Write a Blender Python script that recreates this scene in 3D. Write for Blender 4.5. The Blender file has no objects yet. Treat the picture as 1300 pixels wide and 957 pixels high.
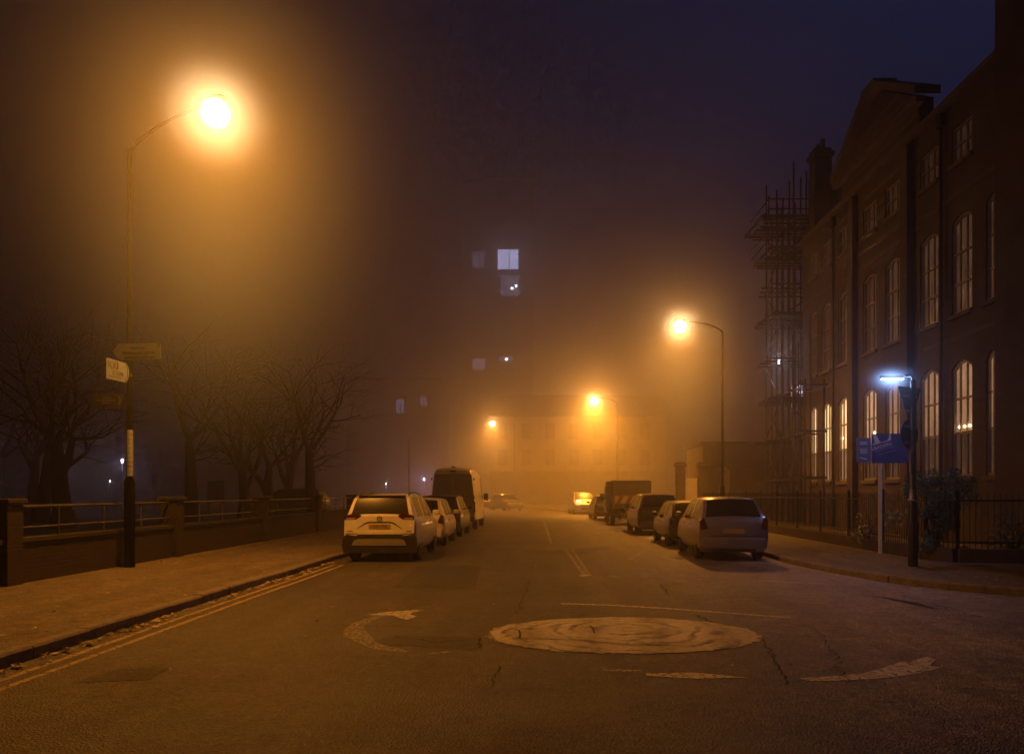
import bpy, bmesh, math, random
from mathutils import Vector, Matrix, noise

random.seed(7)
C = bpy.context.scene.collection
R = math.radians
F = 1011.0; HX = 690.0; HY = 625.0; EYE = 1.66          # 28 mm lens, eye level, street axis = +Y

def G(px, py, z=0.0):
    """street plan position seen at a photograph pixel, at height z"""
    y = F * (EYE - z) / (py - HY)
    return ((px - HX) * y / F, y)

def P(px, py, y):
    return Vector(((px - HX) * y / F, y, EYE + (HY - py) * y / F))

# ------------------------------------------------------------------ materials
def new_mat(name):
    m = bpy.data.materials.new(name); m.use_nodes = True
    nt = m.node_tree
    return m, nt, nt.nodes['Principled BSDF']

def N(nt, t, **kw):
    n = nt.nodes.new(t)
    for k, v in kw.items():
        if k in n.inputs: n.inputs[k].default_value = v
        else: setattr(n, k, v)
    return n

def mixrgb(nt, fac, a, b, blend='MIX'):
    n = nt.nodes.new('ShaderNodeMix'); n.data_type = 'RGBA'; n.blend_type = blend
    for sock, v in ((n.inputs[0], fac), (n.inputs[6], a), (n.inputs[7], b)):
        if isinstance(v, (int, float)): sock.default_value = v
        elif isinstance(v, tuple): sock.default_value = v if len(v) == 4 else (*v, 1)
        else: nt.links.new(v, sock)
    return n.outputs[2]

def ramp(nt, src, p0, p1):
    r = nt.nodes.new('ShaderNodeMapRange'); r.inputs['From Min'].default_value = p0; r.inputs['From Max'].default_value = p1
    nt.links.new(src, r.inputs['Value']); return r.outputs[0]

def noise_fac(nt, scale, detail=4, rough=.6, coord='Object'):
    tc = N(nt, 'ShaderNodeTexCoord'); n = N(nt, 'ShaderNodeTexNoise', Scale=scale, Detail=detail, Roughness=rough)
    nt.links.new(tc.outputs[coord], n.inputs['Vector']); return n.outputs['Fac']

def mat(name, col, rough=.6, var=.25, scale=6, metal=0, spec=.5, bump=0, bscale=60, coat=0):
    m, nt, b = new_mat(name)
    f = ramp(nt, noise_fac(nt, scale), .3, .7)
    a = tuple(max(0, c * (1 - var)) for c in col); d = tuple(min(1, c * (1 + var)) for c in col)
    nt.links.new(mixrgb(nt, f, a, d), b.inputs['Base Color'])
    b.inputs['Roughness'].default_value = rough; b.inputs['Metallic'].default_value = metal
    b.inputs['Specular IOR Level'].default_value = spec
    b.inputs['Coat Weight'].default_value = coat; b.inputs['Coat Roughness'].default_value = .08
    if bump:
        bn = N(nt, 'ShaderNodeBump', Strength=bump, Distance=.01)
        nt.links.new(noise_fac(nt, bscale, 5), bn.inputs['Height']); nt.links.new(bn.outputs[0], b.inputs['Normal'])
    return m

def emit(name, col, strength, var=0, scale=3, sample='NONE', base=(.05, .05, .05)):
    m, nt, b = new_mat(name)
    b.inputs['Base Color'].default_value = (*base, 1); b.inputs['Roughness'].default_value = .5
    b.inputs['Emission Color'].default_value = (*col, 1)
    if var:
        f = ramp(nt, noise_fac(nt, scale, 3), .3, .7)
        mr = N(nt, 'ShaderNodeMapRange'); mr.inputs['To Min'].default_value = strength * (1 - var); mr.inputs['To Max'].default_value = strength * (1 + var)
        nt.links.new(f, mr.inputs['Value']); nt.links.new(mr.outputs[0], b.inputs['Emission Strength'])
    else:
        b.inputs['Emission Strength'].default_value = strength
    m.cycles.emission_sampling = sample
    return m

def brick_mat(name, c1, c2, mortar, dirt=.5, bw=.225, rh=.075):
    m, nt, b = new_mat(name)
    tc = N(nt, 'ShaderNodeTexCoord'); sp = N(nt, 'ShaderNodeSeparateXYZ'); ad = N(nt, 'ShaderNodeMath', operation='ADD'); cb = N(nt, 'ShaderNodeCombineXYZ')
    nt.links.new(tc.outputs['Object'], sp.inputs[0]); nt.links.new(sp.outputs[0], ad.inputs[0]); nt.links.new(sp.outputs[1], ad.inputs[1])
    nt.links.new(ad.outputs[0], cb.inputs[0]); nt.links.new(sp.outputs[2], cb.inputs[1])
    br = nt.nodes.new('ShaderNodeTexBrick')
    for k, v in (('Scale', 1), ('Brick Width', bw), ('Row Height', rh), ('Mortar Size', .009), ('Mortar Smooth', .2), ('Bias', 0)): br.inputs[k].default_value = v
    br.inputs['Color1'].default_value = (*c1, 1); br.inputs['Color2'].default_value = (*c2, 1); br.inputs['Mortar'].default_value = (*mortar, 1)
    nt.links.new(cb.outputs[0], br.inputs['Vector'])
    f = ramp(nt, noise_fac(nt, .9, 6, .65), .35, .75)
    dk = mixrgb(nt, f, (1, 1, 1), (1 - dirt, 1 - dirt, 1 - dirt))
    nt.links.new(mixrgb(nt, 1.0, br.outputs['Color'], dk, 'MULTIPLY'), b.inputs['Base Color'])
    bn = N(nt, 'ShaderNodeBump', Strength=.5, Distance=.01, invert=True)
    nt.links.new(br.outputs['Fac'], bn.inputs['Height']); nt.links.new(bn.outputs[0], b.inputs['Normal'])
    b.inputs['Roughness'].default_value = .85
    return m

def asphalt_mat(name, base, tint=(1, 1, 1), rough=.62, side=False):
    m, nt, b = new_mat(name)
    big = ramp(nt, noise_fac(nt, .35, 6, .6), .3, .72)
    mid = ramp(nt, noise_fac(nt, 3.5, 5, .7), .3, .7)
    tc = N(nt, 'ShaderNodeTexCoord'); vo = N(nt, 'ShaderNodeTexVoronoi', Scale=55.0); nt.links.new(tc.outputs['Object'], vo.inputs['Vector'])
    # long streaks along the traffic direction
    mp = N(nt, 'ShaderNodeMapping'); mp.inputs['Scale'].default_value = (1.6, .09, 1); nt.links.new(tc.outputs['Object'], mp.inputs['Vector'])
    st = N(nt, 'ShaderNodeTexNoise', Scale=1.3, Detail=5.0); nt.links.new(mp.outputs[0], st.inputs['Vector'])
    c = mixrgb(nt, big, tuple(base * t * .62 for t in tint), tuple(base * t * 1.3 for t in tint))
    c = mixrgb(nt, .8, c, mixrgb(nt, mid, (.5, .5, .5), (1.4, 1.4, 1.4)), 'MULTIPLY')
    mid2 = ramp(nt, noise_fac(nt, 14, 6, .75), .32, .68)
    c = mixrgb(nt, .9, c, mixrgb(nt, mid2, (.55, .55, .55), (1.45, 1.45, 1.45)), 'MULTIPLY')
    c = mixrgb(nt, .6, c, mixrgb(nt, ramp(nt, st.outputs['Fac'], .35, .65), (.68, .68, .68), (1.25, 1.25, 1.25)), 'MULTIPLY')
    c = mixrgb(nt, .75, c, mixrgb(nt, ramp(nt, vo.outputs['Color'], 0, 1), (.45, .45, .45), (1.6, 1.6, 1.6)), 'MULTIPLY')
    if side:   # right-hand tarmac painted paler and bluer in place of light from behind the camera
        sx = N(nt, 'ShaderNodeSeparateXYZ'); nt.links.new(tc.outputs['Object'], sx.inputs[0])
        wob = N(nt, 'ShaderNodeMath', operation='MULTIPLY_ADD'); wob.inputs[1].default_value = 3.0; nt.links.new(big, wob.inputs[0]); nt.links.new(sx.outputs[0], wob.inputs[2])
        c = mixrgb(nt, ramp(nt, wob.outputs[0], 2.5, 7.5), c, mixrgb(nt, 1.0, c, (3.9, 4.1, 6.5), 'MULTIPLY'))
    nt.links.new(c, b.inputs['Base Color'])
    rr = N(nt, 'ShaderNodeMapRange'); rr.inputs['To Min'].default_value = rough - .14; rr.inputs['To Max'].default_value = rough + .16
    nt.links.new(big, rr.inputs['Value']); nt.links.new(rr.outputs[0], b.inputs['Roughness'])
    bn = N(nt, 'ShaderNodeBump', Strength=.9, Distance=.012); nt.links.new(vo.outputs['Distance'], bn.inputs['Height'])
    bn2 = N(nt, 'ShaderNodeBump', Strength=.35, Distance=.03); nt.links.new(noise_fac(nt, 7, 5), bn2.inputs['Height'])
    nt.links.new(bn.outputs[0], bn2.inputs['Normal']); nt.links.new(bn2.outputs[0], b.inputs['Normal'])
    return m

def paint_mat(name, col, wear=.5, scale=9, rings=False):
    """worn road paint: noise lets the asphalt below show through"""
    m, nt, b = new_mat(name)
    b.inputs['Base Color'].default_value = (*col, 1); b.inputs['Roughness'].default_value = .6
    f = noise_fac(nt, scale, 8, .72)
    al = ramp(nt, f, wear - .05, wear + .06)
    nt.links.new(al, b.inputs['Alpha'])
    f2 = ramp(nt, noise_fac(nt, scale * .4, 6, .7), .3, .7)
    nt.links.new(mixrgb(nt, f2, tuple(c * .6 for c in col), col), b.inputs['Base Color'])
    return m

M = {}
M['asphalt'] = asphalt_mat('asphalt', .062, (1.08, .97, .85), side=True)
M['patch'] = asphalt_mat('asphalt_patch', .045, (1, 1, 1), .7)
M['footway'] = asphalt_mat('footway_tarmac', .13, (1.1, .9, .65), .75)
M['kerb'] = mat('kerb_granite', (.17, .15, .135), .8, .35, 7, bump=.4, bscale=25)
M['earth'] = mat('park_earth', (.035, .04, .02), .95, .5, 2.5, bump=.6, bscale=12)
M['paint'] = paint_mat('worn_white_paint', (.68, .65, .59), .45, 17)
M['paint_thin'] = paint_mat('very_worn_paint', (.46, .43, .38), .495, 22)
M['yellow'] = paint_mat('worn_yellow_paint', (.46, .36, .19), .43, 12)
M['crack'] = mat('crack', (.012, .011, .01), .95, .3)
M['wall_brick'] = brick_mat('park_wall_brick', (.030, .017, .013), (.020, .012, .009), (.034, .03, .027), .6)
M['school_brick'] = brick_mat('school_brick', (.070, .048, .040), (.048, .034, .029), (.085, .075, .066), .65)
M['dark_brick'] = brick_mat('yard_wall_brick', (.09, .055, .035), (.07, .045, .028), (.07, .06, .05), .5)
M['stone'] = mat('dressed_stone', (.095, .075, .065), .85, .3, 3, bump=.2)
M['coping'] = mat('coping_stone', (.030, .026, .022), .9, .3, 5)
M['slate'] = mat('roof_slate', (.045, .043, .05), .7, .3, 5)
M['iron'] = mat('black_iron', (.012, .012, .013), .45, .3, 9)
M['rail'] = mat('galvanised_rail', (.09, .08, .07), .45, .3, 9, metal=.4)
M['column'] = mat('lamp_column_paint', (.004, .0035, .003), .9, .3, 8, spec=.05)
M['galv'] = mat('galvanised_steel', (.20, .20, .20), .45, .25, 8, metal=.5)
M['scaf'] = mat('scaffold_tube', (.016, .015, .015), .5, .3, 10, metal=.4)
M['board'] = mat('scaffold_board', (.02, .016, .013), .9, .3, 6)
M['white_wood'] = mat('white_painted_wood', (.70, .68, .64), .5, .12, 9)
M['frame_white'] = mat('white_window_paint', (.22, .20, .185), .5, .15, 6)
M['glass'] = mat('dark_glass', (.010, .010, .012), .24, .2, 4, spec=.1)
M['tyre'] = mat('tyre_rubber', (.012, .012, .012), .85, .2, 12)
M['alloy'] = mat('wheel_alloy', (.32, .32, .32), .35, .15, 8, metal=.7)
M['plastic'] = mat('black_plastic', (.016, .016, .017), .55, .25, 10)
M['red_lens'] = mat('red_lamp_lens', (.055, .005, .005), .12, .2, 14)
M['clear_lens'] = mat('headlamp_lens', (.5, .5, .5), .12, .15, 14)
M['plate_y'] = mat('yellow_plate', (.40, .29, .09), .4, .06, 10)
M['ink'] = mat('black_ink', (.01, .01, .01), .6, .1)
M['chrome'] = mat('chrome', (.6, .6, .6), .18, .05, 4, metal=1)
M['bark'] = mat('tree_bark', (.035, .028, .022), .95, .35, 7, bump=.5, bscale=18)
M['twig'] = mat('twig_bark', (.055, .042, .032), .9, .3, 6)
M['leaf'] = mat('shrub_leaf', (.04, .075, .04), .45, .4, 4)
M['fallen'] = mat('fallen_leaf', (.45, .34, .20), .7, .7, 11)
M['stucco'] = mat('pale_stucco', (.62, .57, .48), .8, .15, 2)
M['concrete'] = mat('tower_concrete', (.30, .27, .25), .9, .2, .6)
M['sign_back'] = mat('sign_back_grey', (.045, .045, .05), .5, .25, 8)
M['sign_white'] = mat('sign_face_white', (.28, .36, .62), .5, .1, 8)  # blue tint stands in for whiter light falling on the sign
M['sign_grey'] = mat('sign_face_grey', (.055, .064, .105), .55, .15, 8)  # blued like the white face, in place of whiter light
M['sign_blue'] = mat('finger_sign_blue', (.014, .012, .022), .5, .2, 8)
M['sign_red'] = mat('sign_face_red', (.45, .02, .02), .5, .1, 8)
M['board_blue'] = mat('estate_board_blue', (.05, .06, .30), .45, .15, 6)
M['panel_blue'] = mat('estate_panel_blue', (.10, .14, .42), .45, .15, 6)
M['text_lilac'] = mat('board_lettering', (.85, .84, .95), .5, .06, 6)
M['text_dim'] = mat('board_small_lettering', (.22, .22, .45), .5, .06, 6)
M['chev_r'] = mat('chevron_red', (.12, .025, .02), .5, .15, 6)
M['chev_w'] = mat('chevron_white', (.26, .24, .20), .5, .12, 6)
M['navy'] = mat('truck_body_paint', (.05, .045, .04), .55, .3, 5)
SOD = (1.0, .33, .022)
M['sodium'] = emit('sodium_lamp_bowl', (1.0, .60, .22), 90)
M['led'] = emit('blue_white_led', (.35, .55, 1.0), 45)
M['white_lamp'] = emit('cool_park_lamp', (.72, .68, 1.0), 12)
M['head_lit'] = emit('lit_headlamp', (1.0, .85, .55), 16)
M['head_dim'] = emit('dim_headlamp', (1.0, .75, .42), 7)
M['bulb'] = emit('pendant_bulb', (1.0, .62, .25), 16)
M['lit_a'] = emit('window_light_dim', (1.0, .50, .24), .30, .3, 1.2)
M['lit_b'] = emit('window_light_mid', (1.0, .52, .25), .55, .35, 1.2)
M['lit_c'] = emit('window_light_bright', (1.0, .58, .24), 1.5, .35, 1.5)
M['lit_d'] = emit('window_light_low', (1.0, .47, .26), .05, .5, 1.5)
M['room_dark'] = mat('dark_room', (.05, .035, .03), .9, .3, 2)
M['blind'] = emit('window_blind_glow', (1.0, .5, .3), .016, .5, 2, base=(.18, .14, .12))
M['tower_lit'] = emit('tower_window_light', (.62, .62, 1.0), 2.6, .12, .5)
M['tower_dim'] = emit('tower_window_low', (.55, .50, .85), .35, .4, .6)
M['tower_spot'] = emit('tower_ceiling_lamp', (.75, .85, 1.0), 14)

def car_paint(name, col, rough=.38, metal=0.0):
    return mat(name, col, rough, .07, 3, metal=metal, coat=.6)

# ------------------------------------------------------------------ mesh builder
class MB:
    def __init__(s): s.v = []; s.f = []; s.m = []
    def add(s, vs, fs, mi=0):
        o = len(s.v); s.v += [Vector(v) for v in vs]; s.f += [tuple(i + o for i in f) for f in fs]; s.m += [mi] * len(fs); return s
    def box(s, lo, hi, mi=0):
        (a, b, c), (d, e, f) = lo, hi
        return s.add([(a,b,c),(d,b,c),(d,e,c),(a,e,c),(a,b,f),(d,b,f),(d,e,f),(a,e,f)],
                     [(0,3,2,1),(4,5,6,7),(0,1,5,4),(1,2,6,5),(2,3,7,6),(3,0,4,7)], mi)
    def rbox(s, lo, hi, r=.02, mi=0):
        bm = bmesh.new(); bmesh.ops.create_cube(bm, size=1)
        for v in bm.verts:
            v.co = Vector([lo[i] + (v.co[i] + .5) * (hi[i] - lo[i]) for i in range(3)])
        bmesh.ops.bevel(bm, geom=bm.edges[:], offset=r, segments=2, affect='EDGES', profile=.5)
        bm.verts.index_update()
        s.add([v.co.copy() for v in bm.verts], [tuple(v.index for v in f.verts) for f in bm.faces], mi); bm.free(); return s
    def tube(s, p0, p1, r0, r1=None, n=8, mi=0, cap=True):
        p0, p1 = Vector(p0), Vector(p1); r1 = r0 if r1 is None else r1
        d = (p1 - p0).normalized(); u = d.orthogonal().normalized(); w = d.cross(u)
        vs = []
        for p, r in ((p0, r0), (p1, r1)):
            for k in range(n):
                a = 2 * math.pi * k / n; vs.append(p + u * math.cos(a) * r + w * math.sin(a) * r)
        fs = [(k, (k + 1) % n, n + (k + 1) % n, n + k) for k in range(n)]
        if cap: fs += [tuple(range(n - 1, -1, -1)), tuple(range(n, 2 * n))]
        return s.add(vs, fs, mi)
    def path(s, pts, radii, n=6, mi=0):
        pts = [Vector(p) for p in pts]; vs = []; L = len(pts); u = None
        for i, p in enumerate(pts):
            d = (pts[min(i + 1, L - 1)] - pts[max(i - 1, 0)]).normalized()
            if u is None: u = d.orthogonal().normalized()
            u = (u - d * u.dot(d)).normalized(); w = d.cross(u)
            for k in range(n):
                a = 2 * math.pi * k / n; vs.append(p + (u * math.cos(a) + w * math.sin(a)) * radii[i])
        fs = [(i * n + k, i * n + (k + 1) % n, (i + 1) * n + (k + 1) % n, (i + 1) * n + k) for i in range(L - 1) for k in range(n)]
        fs += [tuple(range(n - 1, -1, -1)), tuple((L - 1) * n + k for k in range(n))]
        return s.add(vs, fs, mi)
    def lathe(s, prof, origin=(0, 0, 0), axis='z', n=20, mi=0):
        o = Vector(origin); vs = []
        for r, h in prof:
            for k in range(n):
                a = 2 * math.pi * k / n; c, d = r * math.cos(a), r * math.sin(a)
                vs.append(o + Vector({'z': (c, d, h), 'x': (h, c, d), 'y': (c, h, d)}[axis]))
        L = len(prof)
        fs = [(i * n + k, i * n + (k + 1) % n, (i + 1) * n + (k + 1) % n, (i + 1) * n + k) for i in range(L - 1) for k in range(n)]
        fs += [tuple(range(n - 1, -1, -1)), tuple((L - 1) * n + k for k in range(n))]
        return s.add(vs, fs, mi)
    def prism(s, pts, ext, mi=0):
        """closed outline of 3D points pushed along vector ext"""
        pts = [Vector(p) for p in pts]; e = Vector(ext); n = len(pts)
        fs = [tuple(range(n - 1, -1, -1)), tuple(range(n, 2 * n))] + [(k, (k + 1) % n, n + (k + 1) % n, n + k) for k in range(n)]
        return s.add(pts + [p + e for p in pts], fs, mi)
    def face(s, pts, mi=0): return s.add(pts, [tuple(range(len(pts)))], mi)
    def mesh(s, name, mats, smooth=False, ang=40):
        me = bpy.data.meshes.new(name); me.from_pydata([tuple(v) for v in s.v], [], s.f); me.update()
        for m in (mats if isinstance(mats, (list, tuple)) else [mats]): me.materials.append(m)
        for p, i in zip(me.polygons, s.m): p.material_index = i
        bm = bmesh.new(); bm.from_mesh(me); bmesh.ops.recalc_face_normals(bm, faces=bm.faces[:]); bm.to_mesh(me); bm.free()
        if smooth: smoothen(me, ang)
        return me
    def build(s, name, mats, parent=None, smooth=False, ang=40):
        return link(name, s.mesh(name, mats, smooth, ang), parent)

def smoothen(me, ang=40):
    for p in me.polygons: p.use_smooth = True
    try: me.set_sharp_from_angle(angle=R(ang))
    except Exception: pass

def link(name, data, parent=None):
    o = bpy.data.objects.new(name, data); C.objects.link(o)
    if parent: o.parent = parent
    return o

def wpar(o, root, top=None):
    """parent a world-space part to a root placed at the thing's base"""
    o.parent = root
    o.matrix_parent_inverse = Matrix.Translation(root['_o']).inverted() if '_o' in root else Matrix()
    return o

def tag(o, label=None, cat=None, group=None, kind=None):
    for k, v in (('label', label), ('category', cat), ('group', group), ('kind', kind)):
        if v: o[k] = v
    return o

def thing(name, label, cat, loc=(0, 0, 0), rz=0, group=None):
    o = bpy.data.objects.new(name, None); C.objects.link(o); o.location = loc; o.rotation_euler = (0, 0, rz)
    o.empty_display_size = .2
    return tag(o, label, cat, group)

def struct(o): o['kind'] = 'structure'; return o

def off(root, mb):
    """shift world-space geometry into the root's space"""
    l = root.location
    for v in mb.v: v -= l
    return mb

class Many:
    """collects pieces that are parts of their own; every .new() starts one"""
    def __init__(s): s.l = []
    def new(s): s.l.append(MB()); return s.l[-1]
    def build(s, name, mats, root, smooth=False):
        for m in s.l: off(root, m).build(name, mats, root, smooth=smooth)

def copy_tree(o, parent=None):
    c = o.copy(); C.objects.link(c); c.parent = parent
    for ch in list(o.children): copy_tree(ch, c)
    return c

def text_mesh(s, size, name='lettering', align='CENTER', ext=.001):
    cu = bpy.data.curves.new(name, 'FONT'); cu.body = s; cu.size = size; cu.align_x = align; cu.align_y = 'CENTER'; cu.extrude = ext; cu.resolution_u = 3
    t = bpy.data.objects.new(name, cu); C.objects.link(t)
    dg = bpy.context.evaluated_depsgraph_get(); me = bpy.data.meshes.new_from_object(t.evaluated_get(dg))
    bpy.data.objects.remove(t); bpy.data.curves.remove(cu); me.name = name
    return me

def text_obj(s, size, m, parent, mtx, name='lettering', align='CENTER', ext=.001):
    me = text_mesh(s, size, name, align, ext); me.materials.clear(); me.materials.append(m); me.transform(mtx)
    return link(name, me, parent)

def boolean(o, cutter, op='DIFFERENCE'):
    md = o.modifiers.new('cut', 'BOOLEAN'); md.operation = op; md.object = cutter; md.solver = 'EXACT'
    dg = bpy.context.evaluated_depsgraph_get(); me = bpy.data.meshes.new_from_object(o.evaluated_get(dg))
    o.modifiers.remove(md); o.data = me
    bpy.data.objects.remove(cutter)
    return o

# ------------------------------------------------------------------ the setting: ground, road, kerbs, markings
def bend(y): return (max(0, y - 40) / 50) ** 1.5 * 9
def kl(y): return -5.12 - bend(y)
def kr(y): return 5.72 - bend(y)

g = MB(); g.face([(-400, -120, -.03), (400, -120, -.03), (400, 500, -.03), (-400, 500, -.03)])
struct(g.build('ground', M['earth']))
# the carriageway is a finely divided sheet with a very slight camber and ruts
rd = MB()
xs = [-60, -20] + [kl(0) + i * .6 for i in range(0, 19)] + [9, 14, 40, 80]; ys = [-25 + i * 1.0 for i in range(0, 70)] + [45 + i * 3 for i in range(1, 40)]
vs = []
for y in ys:
    b = bend(y)
    for x in xs: vs.append((x - b, y, .012 * noise.noise((x * .5, y * .35, 0)) - .004 if y > 2 else 0))
nx = len(xs)
rd.add(vs, [(j * nx + i, j * nx + i + 1, (j + 1) * nx + i + 1, (j + 1) * nx + i) for j in range(len(ys) - 1) for i in range(nx - 1)])
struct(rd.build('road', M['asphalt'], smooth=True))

def hz(x, y): return .012 * noise.noise(((x + bend(y)) * .5, y * .35, 0)) - .004
LZ = .12
lys = [-25 + 2 * i for i in range(0, 70)]
pv = MB()
for a, b in zip(lys, lys[1:]):
    pv.add([(kl(a) - .16, a, LZ), (kl(b) - .16, b, LZ), (-8.85 - bend(b), b, LZ), (-8.85 - bend(a), a, LZ)], [(0, 1, 2, 3)])
struct(pv.build('left_pavement', M['footway']))
pk = MB()
for a, b in zip(lys, lys[1:]):
    pk.add([(-8.85 - bend(a), a, .10), (-8.85 - bend(b), b, .10), (-160, b, .10), (-160, a, .10)], [(0, 1, 2, 3)])
struct(pk.build('park_ground', M['earth']))

corner = [(40, 11.4), (20, 11.45), (13, 11.6), (10.2, 11.85), (8.9, 12.2), (7.75, 12.75), (6.9, 13.6), (6.36, 14.7), (5.95, 16.5), (5.76, 18.8)]
rk = corner + [(kr(y), y) for y in range(21, 113, 2)]
rp = MB()
inner = []
for i, p in enumerate(rk):
    a = Vector(rk[max(i - 1, 0)]); b = Vector(rk[min(i + 1, len(rk) - 1)]); t = (b - a).normalized(); n_ = Vector((t.y, -t.x))
    inner.append(Vector(p) + n_ * .16)
for i in range(len(rk) - 1):
    far_a = (60, max(inner[i].y, 11.6)) if i > 2 else None
poly = [(p.x, p.y, LZ) for p in inner] + [(70, inner[-1].y, LZ), (70, inner[0].y, LZ)]
rp.face(poly); struct(rp.build('right_pavement', M['footway']))

def kerbline(pts, side, name, seg=.92):
    """individual kerb stones laid end to end"""
    mb = MB(); pts = [Vector(p) for p in pts]; acc = []
    for a, b in zip(pts, pts[1:]):
        n = max(1, round((b - a).length / seg))
        for k in range(n): acc.append(a.lerp(b, k / n))
    acc.append(pts[-1])
    for a, b in zip(acc, acc[1:]):
        t = (b - a); L = t.length; t.normalize(); q = Vector((t.y, -t.x)) * side
        dz = random.uniform(-.008, .008); j = random.uniform(-.008, .008)
        a2 = a + t * .006 + q * j; b2 = b - t * .006 + q * j
        pr = [(0, -.05), (.0, LZ - .02 + dz), (.022, LZ + .004 + dz), (.17, LZ + .006 + dz), (.17, -.05)]
        vs = [(p.x + q.x * o, p.y + q.y * o, z) for p in (a2, b2) for o, z in pr]
        mb.add(vs, [(0, 1, 6, 5), (1, 2, 7, 6), (2, 3, 8, 7), (3, 4, 9, 8), (0, 4, 3, 2, 1), (5, 6, 7, 8, 9)])
    return struct(mb.build(name, M['kerb']))
kerbline([(kl(y), y) for y in range(-24, 110, 3)], -1, 'left_kerb')
kerbline(rk, 1, 'right_kerb')

def ribbon(mb, pts, w, z=.004, mi=0, jitter=0):
    pts = [Vector(p) for p in pts]; dense = []
    for a, b in zip(pts, pts[1:]):
        n = max(1, int((b - a).length / .35))
        dense += [a.lerp(b, k / n) for k in range(n)]
    dense.append(pts[-1]); vs = []
    for i, p in enumerate(dense):
        t = (dense[min(i + 1, len(dense) - 1)] - dense[max(i - 1, 0)]).normalized(); q = Vector((-t.y, t.x))
        ww = w if not callable(w) else w(i / max(1, len(dense) - 1))
        ww *= 1 + random.uniform(-jitter, jitter)
        for sgn in (-1, 1):
            v = p + q * sgn * ww / 2; vs.append((v.x, v.y, hz(v.x, v.y) + z))
    mb.add(vs, [(2 * i, 2 * i + 1, 2 * i + 3, 2 * i + 2) for i in range(len(dense) - 1)], mi)

# double yellow lines in the left gutter (worn away beside the parked cars)
yl = MB()
ribbon(yl, [(kl(0) + .30, y) for y in (1, 6, 10, 14, 18.3)], .075, jitter=.12)
ribbon(yl, [(kl(0) + .52, y) for y in (1, 6, 10, 14, 18.3)], .08, jitter=.12)
yr = [Vector(p) for p in corner[4:]] + [Vector((5.72, 19.2))]
for o in (.28, .5):
    q = []
    for i, p in enumerate(yr):
        t = (yr[min(i + 1, len(yr) - 1)] - yr[max(i - 1, 0)]).normalized(); q.append(p - Vector((t.y, -t.x)) * o)
    ribbon(yl, q[3:], .07, jitter=.2)
struct(yl.build('yellow_road_marking', M['yellow']))

mk = MB()
def line(pts, w, mi=0, jit=.1): ribbon(mk, [G(*p) for p in pts], w, mi=mi, jitter=jit)
line([(712, 765.5), (770, 767.5), (860, 773), (960, 780), (1005, 783)], .10, 0, .3)
line([(960, 787), (1010, 781.5), (1012, 782)], .05, 1)
line([(718, 697), (742, 730)], .09, 1); line([(726, 697), (748, 729)], .08, 1); line([(736, 731), (750, 730)], .16, 0)
line([(773, 731), (790, 733)], .16, 1); line([(858, 738), (873, 737)], .16, 1)
line([(797, 711), (862, 712.5)], .14, 1); line([(799, 710), (817, 699.5), (824, 700)], .10, 1); line([(838, 706), (862, 712)], .14, 1)
line([(962, 737), (1000, 738.5), (1055, 741)], .10, 0); line([(985, 726), (1020, 733)], .10, 1)
# circulating arrows of the mini roundabout
line([(497, 779.5), (478, 783), (457, 791), (449, 799), (452, 806), (468, 816), (484, 822), (517, 826)], lambda t: .10 + .14 * math.sin(math.pi * t), 1, .25)
aL = [G(*p) for p in ((464, 780.5), (492, 776.5), (538, 773.5), (519, 779.5), (530, 782), (516, 787), (497, 781))]
mk.face([(x, y, hz(x, y) + .006) for x, y in aL], 0)
line([(545, 829), (572, 826.5)], .08, 1)
line([(1018, 862.5), (1060, 861.5), (1105, 858), (1140, 852), (1170, 843)], lambda t: .10 + .30 * t, 0, .2)
aR = [G(*p) for p in ((1148, 850), (1160, 838), (1178, 833), (1188, 838), (1176, 849), (1160, 855))]
mk.face([(x, y, hz(x, y) + .006) for x, y in aR], 0)
line([(765, 850), (815, 852)], .10, 1); line([(820, 856), (880, 857.5), (950, 860)], lambda t: .22 * math.sin(math.pi * min(1, t + .15)), 0, .3)
line([(700, 690), (690, 660)], .10, 1)
struct(mk.build('white_road_marking', [M['paint'], M['paint_thin']]))

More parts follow.
